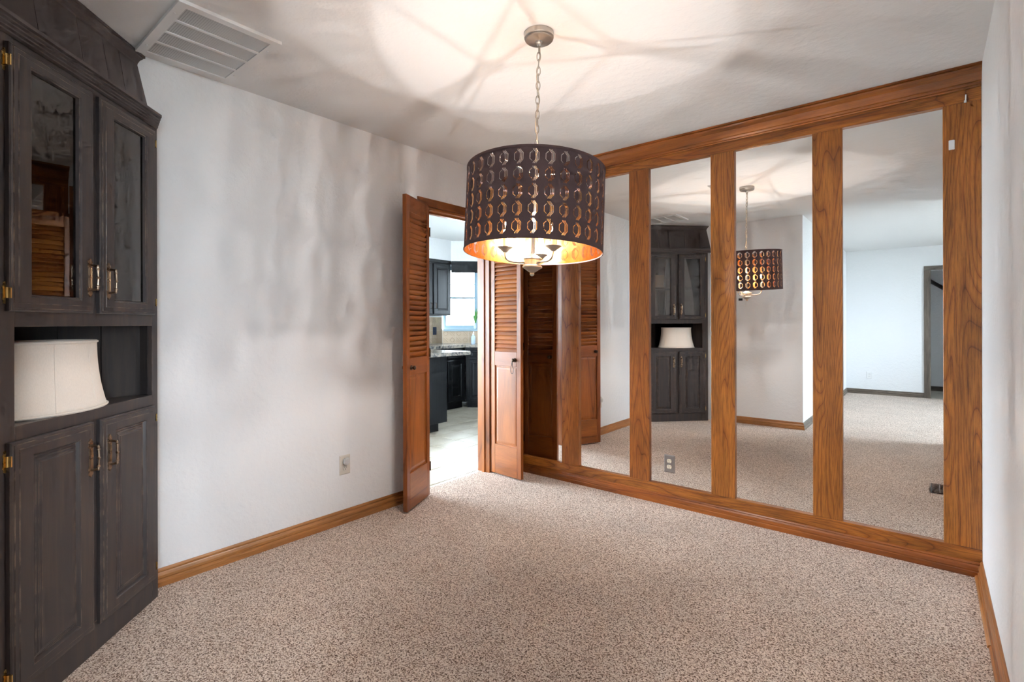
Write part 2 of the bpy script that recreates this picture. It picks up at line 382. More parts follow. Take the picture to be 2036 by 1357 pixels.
# left wall with the double doorway
DY0, DY1, DH = -0.930, -0.227, 2.05
w = B(); box(w, -0.12, 0, YB - 0.12, DY0, 0, H); box(w, -0.12, 0, DY0, DY1, DH, H); box(w, -0.12, 0, DY1, 0.12, 0, H)
struct('wall_left', w, 'wall', 'white textured wall with the kitchen doorway')
struct('wall_mirror', bxo(0, XR + 0.12, 0.0, 0.12, 0, H), 'wall', 'wall carrying the framed mirrors')
struct('wall_right', bxo(XR, XR + 0.12, YB - 0.12, 0.0, 0, H), 'wall', 'white textured wall at the picture edge')
struct('wall_behind', bxo(0, 1.657, YB - 0.12, YB, 0, H), 'wall', 'white stub wall with the thermostat, seen in the mirrors')
struct('wall_living_left', bxo(1.537, 1.657, -7.2, YB - 0.12, 0, H), 'wall', 'white living room side wall seen in the mirrors')
w = B(); box(w, 1.537, 2.772, -7.32, -7.2, 0, H); box(w, 2.772, 3.60, -7.32, -7.2, 2.05, H); box(w, 3.60, 6.2, -7.32, -7.2, 0, H)
struct('wall_far', w, 'wall', 'white far wall with an open doorway, seen in the mirrors')
w = B(); box(w, 6.0, 6.12, -7.2, YB - 0.12, 0, 0.7); box(w, 6.0, 6.12, -7.2, YB - 0.12, 2.1, H)
box(w, 6.0, 6.12, -7.2, -5.5, 0.7, 2.1); box(w, 6.0, 6.12, -3.8, YB - 0.12, 0.7, 2.1)
struct('wall_living_window', w, 'wall', 'living room wall with a wide window')
w = bxo(XR + 0.12, 6.12, YB - 0.12, YB, 0, H)
struct('wall_living_front', w, 'wall', 'white living room front wall')
w = B(); box(w, 2.2, 6.2, -8.52, -8.4, 0, H); box(w, 2.2, 2.32, -8.4, -7.32, 0, H); box(w, 6.08, 6.2, -8.4, -7.32, 0, H)
struct('wall_hall', w, 'wall', 'white hall wall beyond the far doorway')
def window_unit(name, label, w_, h_, loc, rot, mat='white_plastic', cols=2):
    g = thing(name, label, None, loc, rot); g['kind'] = 'structure'
    f = B(); rings_panel(f, w_, h_, [(0, 0, 0), (0, 0, 0.07), (0.045, 0.045, 0.07), (0.045, 0.045, 0)], cap=False, closed=True)
    obj('window_frame', f, mat, g)
    for c in range(1, cols): obj('mullion', bxo(w_ * c / cols - 0.02, w_ * c / cols + 0.02, 0.01, 0.06, 0.045, h_ - 0.045), mat, g)
    for c in range(cols):
        obj('pane', bxo(w_ * c / cols + (0.045 if c == 0 else 0.02), w_ * (c + 1) / cols - (0.045 if c == cols - 1 else 0.02), 0.032, 0.036, 0.045, h_ - 0.045), 'glass', g)
    return g
window_unit('window_1', 'wide white framed living room window', 1.7, 1.4, (6.02, -5.5, 0.7), (0, 0, R(90)), cols=2)
# kitchen shell
struct('wall_kitchen_east', bxo(-0.12, 0, 0.12, 2.87, 0, H), 'wall', 'white kitchen wall beyond the doorway')
w = B(); box(w, -3.13, -3.01, -0.65, 2.02, 0, H); box(w, -3.13, -3.01, -2.6, -2.31, 0, H); box(w, -3.13, -3.01, -2.31, -0.65, 2.05, H)
struct('wall_kitchen_west', w, 'wall', 'white kitchen wall with black cupboards and a glass door')
w = B(); box(w, -3.01, -2.6, -2.72, -2.6, 0, H); box(w, -0.9, -0.12, -2.72, -2.6, 0, H); box(w, -2.6, -0.9, -2.72, -2.6, 0, 0.5); box(w, -2.6, -0.9, -2.72, -2.6, 2.15, H)
struct('wall_kitchen_south', w, 'wall', 'white kitchen end wall with a wide window')
window_unit('window_4', 'wide white framed kitchen window', 1.7, 1.65, (-0.9, -2.62, 0.5), (0, 0, R(180)))
w = B(); box(w, -2.28, -2.20, 2.75, 2.87, 0, H); box(w, -1.74, -0.12, 2.75, 2.87, 0, H); box(w, -2.20, -1.74, 2.75, 2.87, 0, 0.95); box(w, -2.20, -1.74, 2.75, 2.87, 2.2, H)
struct('wall_kitchen_north', w, 'wall', 'white kitchen wall beside the sink corner')
window_unit('window_2', 'narrow white framed kitchen window beside the sink corner', 0.46, 1.25, (-2.20, 2.77, 0.95), (0, 0, 0), cols=1)
window_unit('door_3', 'sliding glass door of the kitchen', 1.66, 2.05, (-3.05, -2.31, 0.0), (0, 0, R(90)))
DG = R(45)
w = B(); box(w, 0, 1.032, 0, 0.12, 0, 1.13); box(w, 0, 1.032, 0, 0.12, 2.10, H); box(w, 0.55, 1.032, 0, 0.12, 1.13, 2.10)
struct('wall_kitchen_diagonal', w, 'wall', 'diagonal kitchen corner wall holding the sink window', (-3.01, 2.02, 0), (0, 0, DG))
prism_pts = [(-3.01, 0.2), (-2.69, 0.2), (-2.69, 1.90), (-2.16, 2.43), (-2.16, 2.75), (-2.28, 2.75), (-3.01, 2.02)]
struct('wall_soffit', prism(B(), prism_pts, 2.14, H), 'wall', 'white soffit above the black kitchen cupboards')
g = thing('window_3', 'blue-grey sash window above the kitchen sink, glowing with daylight', None, (-3.01 + 0.0, 2.02, 1.13), (0, 0, DG)); g['kind'] = 'structure'
f = B(); rings_panel(f, 0.55, 0.97, [(0, 0, 0.05), (0, 0, 0.12), (0.03, 0.03, 0.12), (0.03, 0.03, 0.05)], cap=False, closed=True); obj('window_frame', f, 'frame_blue', g)
f = B(); rings_panel(f, 0.49, 0.47, [(0, 0, 0.06), (0, 0, 0.09), (0.028, 0.028, 0.09), (0.028, 0.028, 0.06)], 0.03, 0.03, cap=False, closed=True); obj('lower_sash', f, 'frame_blue', g)
f = B(); rings_panel(f, 0.49, 0.47, [(0, 0, 0.09), (0, 0, 0.12), (0.028, 0.028, 0.12), (0.028, 0.028, 0.09)], 0.03, 0.47, cap=False, closed=True); obj('upper_sash', f, 'frame_blue', g)
obj('muntin', bxo(0.058, 0.492, 0.098, 0.110, 0.69, 0.705), 'frame_blue', g)
obj('pane', bxo(0.058, 0.492, 0.073, 0.077, 0.058, 0.472), 'glass', g); obj('pane', bxo(0.058, 0.492, 0.103, 0.107, 0.498, 0.912), 'glass', g)

# ------------------------------------------------------------------ trim
BASEP = [(0, 0), (0.019, 0), (0.019, 0.024), (0.014, 0.028), (0.013, 0.034), (0.016, 0.040), (0.0155, 0.050), (0.010, 0.060), (0.007, 0.064), (0.010, 0.068), (0.009, 0.074), (0.004, 0.080), (0.003, 0.081), (0, 0.081)]
SHOE = [(0.019, 0), (0.030, 0), (0.029, 0.007), (0.025, 0.012), (0.019, 0.014)]
def baseboard(name, label, p0, p1, out, mat, m0=0, m1=0, shoe=False):
    b = B(); mould(b, BASEP, p0, p1, out, m0, m1)
    o = struct(name, b, mat, label)
    if shoe:
        s = B(); mould(s, SHOE, p0, p1, out, m0, m1); obj('shoe_mould', s, mat, o)
    return o
baseboard('baseboard_left', 'honey brown baseboard along the left wall', (0, -2.575, 0), (0, DY0 - 0.062, 0), (1, 0, 0), 'base_y')
baseboard('baseboard_right', 'honey brown baseboard along the right wall', (XR, -0.037, 0), (XR, YB - 0.12, 0), (-1, 0, 0), 'base_y', shoe=False)
obj('shoe_mould', mould(B(), SHOE, (XR, -0.037, 0), (XR, -0.72, 0), (-1, 0, 0)), 'base_y', bpy.data.objects['baseboard_right'])
obj('shoe_mould', mould(B(), [(d - (0.004 if d > 0.02 else 0), z) for d, z in SHOE], (XR, -0.723, 0), (XR, YB - 0.12, 0), (-1, 0, 0)), 'base_y', bpy.data.objects['baseboard_right'])
baseboard('baseboard_behind', 'honey brown baseboard under the thermostat wall', (0.75, YB, 0), (1.657, YB, 0), (0, 1, 0), 'base_x', 0, 1)
baseboard('baseboard_return', 'grey brown baseboard along the living room side wall', (1.657, YB, 0), (1.657, -7.2, 0), (1, 0, 0), 'glare_grey_y', -1, -1)
baseboard('baseboard_far', 'grey brown baseboard on the far wall', (1.657, -7.2, 0), (2.705, -7.2, 0), (0, 1, 0), 'glare_grey_x', 1, 0)
baseboard('baseboard_hall', 'grey brown baseboard on the hall wall', (2.32, -8.4, 0), (6.0, -8.4, 0), (0, 1, 0), 'glare_grey_x')
# kitchen doorway casing and jamb
t = thing('trim_1', 'orange brown casing and jamb of the kitchen doorway', None); t['kind'] = 'structure'
obj('jamb_board', bxo(-0.125, 0.002, DY1 - 0.018, DY1, 0, DH), 'door_z', t)
obj('jamb_board', bxo(-0.125, 0.002, DY0, DY0 + 0.018, 0, DH), 'door_z', t)
obj('head_jamb', bxo(-0.125, 0.002, DY0 + 0.018, DY1 - 0.018, DH - 0.018, DH), 'door_y', t)
obj('door_stop', bxo(-0.07, -0.045, DY0 + 0.018, DY1 - 0.018, DH - 0.030, DH - 0.018), 'door_y', t)
obj('door_stop', bxo(-0.07, -0.045, DY1 - 0.030, DY1 - 0.018, 0, DH - 0.030), 'door_z', t)
CAS = [(0, 0), (0.016, 0), (0.018, 0.012), (0.013, 0.045), (0.012, 0.058), (0, 0.060)]
hd = B(); mould(hd, [(d, z + DH) for d, z in CAS], (0, DY0 - 0.06, 0), (0, DY1 + 0.06, 0), (1, 0, 0)); obj('head_casing', hd, 'door_y', t)
obj('side_casing', bxo(0, 0.016, DY0 - 0.06, DY0, 0, DH, 0.003), 'door_z', t)
obj('side_casing', bxo(0, 0.016, DY1, DY1 + 0.06, 0, DH, 0.003), 'door_z', t)
# far doorway casing, seen in the mirrors
t = thing('trim_2', 'grey brown casing of the far doorway', None); t['kind'] = 'structure'
obj('side_casing', bxo(2.705, 2.772, -7.2, -7.18, 0, 2.05, 0.003), 'glare_grey_z', t)
obj('side_casing', bxo(3.60, 3.667, -7.2, -7.18, 0, 2.05, 0.003), 'glare_grey_z', t)
obj('head_casing', bxo(2.705, 3.667, -7.2, -7.18, 2.05, 2.117, 0.003), 'glare_grey_x', t)
obj('jamb_board', bxo(2.772, 2.79, -7.33, -7.19, 0, 2.05), 'glare_grey_z', t)

# ================================================================== MIRROR WALL
MX = [(0.141, 0.561), (0.716, 1.135), (1.282, 1.698), (1.841, 2.259), (2.401, 2.820)]
MZ0, MZ1 = 0.130, 2.280
mlab = ['tall mirror panel behind the open louvered door, nearest the room corner', 'tall mirror panel reflecting the louvered door and white wall beside it',
        'tall mirror panel reflecting the black corner cabinet, with an outlet low on it', 'tall mirror panel reflecting the lit drum lamp',
        'tall mirror panel reflecting the far room and doorway, nearest the right wall']
lean = [0, 0, 0.21, -0.05, 0]      # the panes are not glued on perfectly parallel
for (a, b), l, an in zip(MX, mlab, lean):
    tag(obj('mirror_panel', bxo(-(b - a) / 2 - 0.005, (b - a) / 2 + 0.005, -0.003, 0.003, MZ0 - 0.01, MZ1 + 0.01), 'mirror', None, ((a + b) / 2, -0.0045, 0), (0, 0, R(an))), l, 'mirror', 'mirror panels between oak posts')
tr = thing('trim_3', 'orange stained oak framework of posts and rails holding the mirrors', None); tr['kind'] = 'structure'
for a, b in [(0.0, 0.141), (0.561, 0.716), (1.135, 1.282), (1.698, 1.841), (2.259, 2.401), (2.820, XR - 0.0006)]:
    obj('post', bxo(-(b - a) / 2, (b - a) / 2, -0.013, 0.013, MZ0, MZ1, 0.0015), 'oak_z', tr, ((a + b) / 2, -0.0135, 0))
obj('top_rail', bxo(0, XR - 0.0006, -0.0275, -0.0005, MZ1, H, 0.0015), 'oak_x', tr)
obj('bottom_rail', bxo(0, XR - 0.0006, -0.029, -0.0005, 0, MZ0, 0.002), 'oak_x', tr)
CROWN = [(0, 0), (0.010, 0), (0.012, 0.006), (0.009, 0.012), (0.013, 0.022), (0.020, 0.026), (0.024, 0.038), (0.030, 0.060), (0.046, 0.076), (0.050, 0.084), (0.048, 0.088), (0.056, 0.090), (0.056, 0.099), (0, 0.099)]
c = B(); mould(c, [(d + 0.0275, z + 2.34) for d, z in CROWN], (0, 0, 0), (XR - 0.0006, 0, 0), (0, -1, 0)); obj('crown_moulding', c, 'oak_mould', tr)
KICK = [(0, 0), (0.016, 0), (0.017, 0.024), (0.013, 0.028), (0.014, 0.034), (0.012, 0.048), (0.006, 0.056), (0.008, 0.060), (0.004, 0.067), (0, 0.069)]
c = B(); mould(c, [(d + 0.029, z) for d, z in KICK], (0, 0, 0), (XR - 0.0006, 0, 0), (0, -1, 0)); obj('base_moulding', c, 'oak_mould', tr)

def receptacle(parent, cx, cz, y, mat, dark='dark', s=1.0, out=-1):
    """one socket face of an outlet, local frame x right, z up, facing out*y"""
    b = B(); pts = []
    for i in range(20):
        a = 2 * PI * i / 20; pts.append((0.0165 * s * math.cos(a), max(-0.0125, min(0.0125, 0.0165 * math.sin(a))) * s))
    lo = [b.verts.new((cx + px, y, cz + pz)) for px, pz in pts]; hi = [b.verts.new((cx + px * 0.94, y + out * 0.004, cz + pz * 0.94)) for px, pz in pts]
    b.faces.new(hi); 
    for i in range(20): b.faces.new((lo[i], lo[(i + 1) % 20], hi[(i + 1) % 20], hi[i]))
    r = obj('receptacle', b, mat, parent)
    for dx, hh in ((-0.006, 0.008), (0.006, 0.0065)):
        obj('slot', bxo(cx + (dx - 0.001) * s, cx + (dx + 0.001) * s, y + out * 0.0035, y + out * 0.0045, cz + 0.001 * s, cz + (0.001 + hh) * s), dark, r)
    g_ = B(); tube(g_, [(cx, y + out * 0.0035, cz - 0.0065 * s), (cx, y + out * 0.0045, cz - 0.0065 * s)], 0.0026 * s, 10); obj('slot', g_, dark, r)
    return r
def outlet(name, label, loc, rot, plate, face, plug=None):
    t = thing(name, label, 'outlet', loc, rot)
    b = B(); rings_panel(b, 0.072, 0.117, [(0, 0, 0), (0, 0, -0.003), (0.005, 0.005, -0.0065)], -0.036, -0.0585); obj('cover_plate', b, plate, t)
    receptacle(t, 0, -0.0195, -0.006, face)
    if plug: obj('plug_adapter', bxo(-0.019, 0.021, -0.034, -0.006, 0.002, 0.046, 0.008, 3), plug, t)
    else: receptacle(t, 0, 0.0195, -0.006, face)
    b = B(); tube(b, [(0, -0.006, 0), (0, -0.008, 0)], 0.0028, 10); obj('screw', b, plate, t)
    return t
outlet('wall_outlet', 'steel outlet plate with cream sockets set low on the mirror', (1.4185, -0.0075, 0.270), (0, 0, 0), 'steel', 'cream')
outlet('wall_outlet', 'almond outlet with a small grey plug-in on the left white wall', (0, -1.5635, 0.354), (0, 0, R(90)), 'almond', 'almond', 'grey_plastic')
outlet('wall_outlet', 'white outlet low on the far wall, reflected in the last mirror', (1.98, -7.2, 0.32), (0, 0, R(180)), 'white_plastic', 'white_plastic')
tag(obj('magnet_plate', bxo(2.842, 2.864, -0.0335, -0.027, 2.060, 2.107, 0.002), 'white_plastic'), 'small white screwed plate high on the corner oak post', 'plate')
hk = thing('coat_hook', 'tiny white hook at the top of the corner oak post', 'hook', (2.903, -0.0275, 2.295))
obj('hook_wire', tube(B(), [(0, 0.001, -0.012), (0, -0.004, -0.012), (0.001, -0.008, -0.006), (0.002, -0.008, 0.012), (0.002, -0.006, 0.018)], 0.003, 8), 'white_plastic', hk)
obj('hook_base', bxo(-0.005, 0.005, -0.002, 0.002, -0.018, -0.006, 0.001), 'white_plastic', hk)
sp = B(); tube(sp, [(1.698 - 0.022 + 0.0008 * i, -0.030 - 0.004 * math.cos(i * 0.9), 2.085 + 0.005 * math.sin(i * 0.9)) for i in range(28)], 0.0012, 6)
tag(obj('cup_hook', sp, 'nickel'), 'tiny curled wire hook on the edge of the middle oak post', 'hook')
bpy.data.objects['cup_hook'].location = (0.004, 0.006, 0)

# ================================================================== THERMOSTAT, HALL RAIL, FLOOR REGISTER
t = thing('thermostat', 'white thermostat with a dark display on the stub wall, seen in the mirror', 'thermostat', (0.996, YB, 1.48), (0, 0, R(180)))
obj('housing', bxo(-0.064, 0.064, -0.026, 0.0, -0.066, 0.066, 0.008, 2), 'white_plastic', t)
obj('display', bxo(-0.026, 0.020, -0.0275, -0.0255, 0.004, 0.032), 'dark', t)
t = thing('handrail', 'dark wooden stair handrail on the hall wall, seen in the mirror', 'handrail', (2.8, -8.33, 1.9))
obj('rail', tube(B(), [(-0.35, 0, 0.30), (1.0, 0, -0.72)], 0.032, 12), 'hutch', t, smooth=True)
for x in (-0.1, 0.6): obj('bracket', tube(B(), [(x, 0, 0.30 - (x + 0.35) * 0.755 - 0.02), (x, -0.03, 0.30 - (x + 0.35) * 0.755 - 0.07), (x, -0.0699, 0.30 - (x + 0.35) * 0.755 - 0.07)], 0.008, 8), 'bronze', t)
t = thing('floor_register', 'dark brown floor vent in the carpet near the right wall, seen in the mirror', 'floor vent', (2.825, -1.535, 0.0))
f = B(); rings_panel(f, 0.12, 0.29, [(0, 0, 0), (0, 0, 0.006), (0.014, 0.014, 0.006), (0.014, 0.014, 0.0)], -0.06, -0.145, cap=False, closed=True)
obj('register_frame', f, 'register', t, (0, 0, 0), (R(-90), 0, R(180)))
obj('register_pan', bxo(-0.05, 0.05, -0.135, 0.135, 0.0005, 0.001), 'dark', t)
for k in range(13): obj('slat', bxo(-0.046, 0.046, -0.125 + k * 0.02, -0.117 + k * 0.02, 0.001, 0.005), 'register', t)
obj('divider', bxo(-0.003, 0.003, -0.131, 0.131, 0.001, 0.006), 'register', t)

# ================================================================== CEILING VENT
VX0, VX1, VY0, VY1 = 0.055, 0.602, -2.632, -2.242
t = thing('ceiling_vent', 'white slatted return air grille on the ceiling above the corner cabinet', 'air vent', (0, 0, H))
f = B(); 
def frame_xy(bm, x0, x1, y0, y1, wd, z0, z1):
    box(bm, x0, x1, y0, y0 + wd, z0, z1); box(bm, x0, x1, y1 - wd, y1, z0, z1); box(bm, x0, x0 + wd, y0 + wd, y1 - wd, z0, z1); box(bm, x1 - wd, x1, y0 + wd, y1 - wd, z0, z1)
frame_xy(f, VX0, VX1, VY0, VY1, 0.034, -0.014, -0.008); frame_xy(f, VX0, VX1, VY0, VY1, 0.004, -0.008, -0.0005)
obj('grille_frame', f, 'vent', t)
obj('duct_back', bxo(VX0 + 0.004, VX1 - 0.004, VY0 + 0.004, VY1 - 0.004, -0.0012, -0.0006), 'vent_dark', t)
ix0, ix1, iy0, iy1 = VX0 + 0.034, VX1 - 0.034, VY0 + 0.034, VY1 - 0.034
NR = 4
for r in range(1, NR): 
    xx = ix0 + (ix1 - ix0) * r / NR; obj('crossbar', bxo(xx - 0.007, xx + 0.007, iy0, iy1, -0.014, -0.009), 'vent', t)
sl = None; NS = 38
for r in range(NR):
    xa = ix0 + (ix1 - ix0) * r / NR + (0.007 if r else 0); xb = ix0 + (ix1 - ix0) * (r + 1) / NR - (0.007 if r < NR - 1 else 0)
    ww = (xb - xa)
    for k in range(NS):
        yy = iy0 + (iy1 - iy0) * (k + 0.5) / NS
        if sl is None: sl = obj('slat', bxo(-0.058, 0.058, -0.0033, 0.0033, -0.0005, 0.0005), 'vent', t, ((xa + xb) / 2, yy, -0.0085), (R(-28), 0, 0)); sw = 0.116
        else: o = inst(sl, 'slat', t, ((xa + xb) / 2, yy, -0.0085), (R(-28), 0, 0))
        t.children[-1].scale = (ww / 0.116, 1, 1)
for x, y in ((VX0 + 0.1, VY0 + 0.016), (VX1 - 0.1, VY0 + 0.016), (VX0 + 0.1, VY1 - 0.016), (VX1 - 0.1, VY1 - 0.016)):
    obj('screw', lathe(B(), [(0.005, -0.014), (0.004, -0.016), (0, -0.0165)], 10, x, y), 'vent', t)

# ================================================================== LOUVERED DOORS
def louver_door(name, label, W, Hh, loc, rz, knob_side, cord=False):
    """local: hinge edge at x=0, door runs to +x, thickness centred on y=0"""
    t = thing(name, label, 'door', loc, (0, 0, rz)); T = 0.0145
    obj('stile', bxo(0, 0.042, -T, T, 0, Hh, 0.002), 'door_z', t)
    obj('stile', bxo(W - 0.042, W, -T, T, 0, Hh, 0.002), 'door_z', t)
    x0, x1 = 0.042, W - 0.042
    obj('top_rail', bxo(x0, x1, -T, T, Hh - 0.105, Hh, 0.0015), 'door_x', t)
    obj('lock_rail', bxo(x0, x1, -T, T, 0.868, 0.980, 0.0015), 'door_x', t)
    obj('bottom_rail', bxo(x0, x1, -T, T, 0, 0.235, 0.0015), 'door_x', t)
    p = B(); pw, ph = x1 - x0, 0.868 - 0.235
    rings_panel(p, pw, ph, [(0, 0, -0.004), (0.012, 0.012, -0.004), (0.016, 0.016, -0.006), (0.03, 0.03, -0.008)], x0, 0.235)
    rings_panel(p, pw, ph, [(0, 0, 0.004), (0.012, 0.012, 0.004), (0.016, 0.016, 0.006), (0.03, 0.03, 0.008)], x0, 0.235)
    obj('panel', p, 'door_z', t)
    n = 28; z0, z1 = 0.980, Hh - 0.105; pit = (z1 - z0) / n
    s0 = None
    for k in range(n):
        z = z0 + pit * (k + 0.5)
        if s0 is None: s0 = obj('slat', bxo(x0 - 0.004, x1 + 0.004, -0.0225, 0.0225, -0.0028, 0.0028, 0.001), 'door_x', t, (0, 0, z), (R(62), 0, 0))
        else: inst(s0, 'slat', t, (0, 0, z), (R(62), 0, 0))
    kx = W - 0.062
    for sgn in (-1, 1):
        k = B(); lathe(k, [(0.016, 0), (0.016, 0.003), (0.006, 0.005), (0.006, 0.014), (0.011, 0.017), (0.0145, 0.023), (0.0125, 0.029), (0.006, 0.032), (0, 0.0325)], 16)
        ko = obj('knob', k, 'bronze_dark', t, (kx, sgn * T, 0.918), (R(-90 * sgn), 0, 0), smooth=True)
    if cord:
        pts = []
        for i in range(25):
            a = PI * 2 * i / 24; pts.append((kx - 0.010 + 0.013 * math.sin(a) * (1.0 if math.cos(a) < 0 else 0.5), -T - 0.022 - 0.003 * math.sin(a * 2), 0.918 - 0.052 + 0.052 * math.cos(a)))
        obj('cord_loop', tube(B(), pts[:-1], 0.0022, 6, True), 'cord', t, smooth=True)
    for z in (0.2, 1.0, 1.85):
        hb = B(); tube(hb, [(-0.004, T + 0.002, z - 0.032), (-0.004, T + 0.002, z + 0.032)], 0.0045, 8); obj('hinge', hb, 'bronze_dark', t, smooth=True)
    return t
# left leaf folded back towards the wall, right leaf standing out along the mirrors
ang = math.atan2(-1.257 + 0.928, 0.178 - 0.026)
louver_door('louvered_door', 'narrow louvered wooden door folded back against the white wall', 0.352, 2.035, (0.034, -0.926, 0.012), ang, 1)
louver_door('louvered_door', 'narrow louvered door in front of the mirrors, black cord loop on its knob', 0.330, 2.035, (0.018, -0.222, 0.012), math.atan2(-0.028, 0.33), 1, cord=True)

# ================================================================== CORNER CABINET (local: x along the face, y out of it)
cab = thing('corner_cabinet', 'tall distressed black corner cabinet with glass upper doors and open niche', 'cabinet', (0.102, -2.564, 0), (0, 0, R(-45)))
FW = 0.797
# interior polyline
def inner(off=0.0): return [(0.012 - off, -0.004), (0.012 - off, -0.065), (0.300 - off * 0.4, -0.365 - off), (0.497 + off * 0.4, -0.365 - off), (0.785 + off, -0.065), (0.785 + off, -0.004)]
# carcass shell
sh = B(); po = inner(0.010); pi_ = inner(0.004)
for za, zb in ((0.0, 2.10),):
    lo_o = [sh.verts.new((x, y, za)) for x, y in po]; hi_o = [sh.verts.new((x, y, zb)) for x, y in po]
    lo_i = [sh.verts.new((x, y, za)) for x, y in pi_]; hi_i = [sh.verts.new((x, y, zb)) for x, y in pi_]
    n = len(po)
    for i in range(n - 1):
        sh.faces.new((lo_o[i], lo_o[i + 1], hi_o[i + 1], hi_o[i])); sh.faces.new((lo_i[i + 1], lo_i[i], hi_i[i], hi_i[i + 1]))
        sh.faces.new((hi_o[i], hi_o[i + 1], hi_i[i + 1], hi_i[i])); sh.faces.new((lo_o[i + 1], lo_o[i], lo_i[i], lo_i[i + 1]))
    for e in (0, n - 1): sh.faces.new((lo_o[e], hi_o[e], hi_i[e], lo_i[e]))
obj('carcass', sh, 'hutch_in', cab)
# back boards
pl = inner(0.0)
def lerp(a, b, t_): return (a[0] + (b[0] - a[0]) * t_, a[1] + (b[1] - a[1]) * t_)
bsegs = [(pl[0], pl[1])] + [(lerp(pl[1], pl[2], k / 3), lerp(pl[1], pl[2], (k + 1) / 3)) for k in range(3)] + [(lerp(pl[2], pl[3], k / 2), lerp(pl[2], pl[3], (k + 1) / 2)) for k in range(2)] + \
        [(lerp(pl[3], pl[4], k / 3), lerp(pl[3], pl[4], (k + 1) / 3)) for k in range(3)] + [(pl[4], pl[5])]
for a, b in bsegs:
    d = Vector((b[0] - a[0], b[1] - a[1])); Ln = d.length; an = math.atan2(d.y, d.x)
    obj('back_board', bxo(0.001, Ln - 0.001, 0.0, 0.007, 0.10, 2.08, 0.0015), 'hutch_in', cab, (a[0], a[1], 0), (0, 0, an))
shelf_pts = [(x + (0.008 if x < 0.4 else -0.008), y + (0.010 if y < -0.01 else 0)) for x, y in pl]
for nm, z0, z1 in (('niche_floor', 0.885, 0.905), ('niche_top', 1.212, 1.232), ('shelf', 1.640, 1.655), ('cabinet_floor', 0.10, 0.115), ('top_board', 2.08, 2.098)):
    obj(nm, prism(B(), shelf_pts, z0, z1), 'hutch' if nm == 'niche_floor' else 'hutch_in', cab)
# face frame
obj('face_stile', bxo(0, 0.040, -0.020, 0, 0, 2.10, 0.001), 'hutch', cab)
obj('face_stile', bxo(FW - 0.073, FW, -0.020, 0, 0, 2.10, 0.001), 'hutch', cab)
obj('centre_stile', bxo(0.372, 0.424, -0.019, -0.0005, 0.115, 0.86, 0.001), 'hutch', cab)
obj('centre_stile', bxo(0.372, 0.424, -0.019, -0.0005, 1.27, 2.055, 0.001), 'hutch', cab)
for nm, z0, z1 in (('face_rail', 0.0, 0.115), ('face_rail', 0.845, 0.906), ('face_rail', 1.210, 1.275), ('face_rail', 2.04, 2.10)):
    obj(nm, bxo(0.040, FW - 0.073, -0.020, 0, z0, z1, 0.001), 'hutch', cab)
# returns to the two walls
obj('side_return', bxo(0, 0.010, -0.135, -0.004, 0, 2.10), 'hutch', cab, (0, 0, 0), (0, 0, R(0)))
obj('side_return', bxo(FW - 0.010, FW, -0.135, -0.004, 0, 2.10), 'hutch', cab)
# cornice
CORN = [(-0.02, 0.0), (0.004, 0.0), (0.012, 0.004), (0.012, 0.009), (0.020, 0.012), (0.020, 0.017), (0.028, 0.020), (0.028, 0.025), (0.036, 0.028), (0.036, 0.033), (0.046, 0.035), (0.046, 0.046), (-0.02, 0.046)]
cn = B(); mould(cn, [(d, z + 2.088) for d, z in CORN], (0, 0, 0), (FW + 0.05, 0, 0), (0, 1, 0), 1, 1); obj('cornice', cn, 'hutch_plain_lit', cab)
cn = B(); prism(cn, [(0.035, 0.035), (FW + 0.08, 0.035), (FW + 0.12, -0.010), (FW + 0.065, -0.065), (0.62, -0.38), (0.18, -0.38), (-0.065, -0.065)], 2.120, 2.132); obj('cornice_top', cn, 'hutch_plain_lit', cab)
# sloping hood of boards between cornice and ceiling: plane from y=-0.062 (z 2.13) to y=-0.112 (z 2.40)
yA, zA, yB, zB = -0.062, 2.130, -0.110, 2.437
def hood_half(y): return 0.540 + y - 0.004      # half width between the walls at that depth
HC = FW / 2
gro = [-1.0, 0.090, 0.190, 0.330, 0.535, 0.735, 2.0]
for a, b in zip(gro, gro[1:]):
    bm = B()
    vs = []
    for yy, zz in ((yA, zA), (yB, zB)):
        hw = hood_half(yy); lo_ = max(HC - hw, a + 0.0012); hi_ = min(HC + hw, b - 0.0012)
        vs.append((lo_, hi_, yy, zz))
    (l0, h0, ya, za), (l1, h1, yb, zb) = vs
    P = [(l0, ya, za), (h0, ya, za), (h1, yb, zb), (l1, yb, zb)]
    f_ = [bm.verts.new(p) for p in P]; k_ = [bm.verts.new((p[0], p[1] - 0.010, p[2])) for p in P]
    bm.faces.new(f_); bm.faces.new(k_[::-1])
    for i in range(4): bm.faces.new((f_[i], f_[(i + 1) % 4], k_[(i + 1) % 4], k_[i]))
    obj('hood_board', bm, 'hutch_plain_lit', cab)
bm = B(); hw = hood_half(-0.085) - 0.012
for (yy, zz) in ((-0.078, zA),): pass
P = [(HC - hood_half(-0.085), -0.074, zA), (HC + hood_half(-0.085), -0.074, zA), (HC + hood_half(-0.135), -0.1225, zB), (HC - hood_half(-0.135), -0.1225, zB)]
f_ = [bm.verts.new(p) for p in P]; k_ = [bm.verts.new((p[0], p[1] - 0.006, p[2])) for p in P]
bm.faces.new(f_); bm.faces.new(k_[::-1])
for i in range(4): bm.faces.new((f_[i], f_[(i + 1) % 4], k_[(i + 1) % 4], k_[i]))
obj('hood_backing', bm, 'hutch_in', cab)
CR2 = [(0, 0), (0.006, 0), (0.009, 0.006), (0.011, 0.018), (0.017, 0.034), (0.024, 0.042), (0.026, 0.048), (0.031, 0.050), (0.031, 0.060), (0, 0.060)]
cn = B(); hw = hood_half(-0.112)
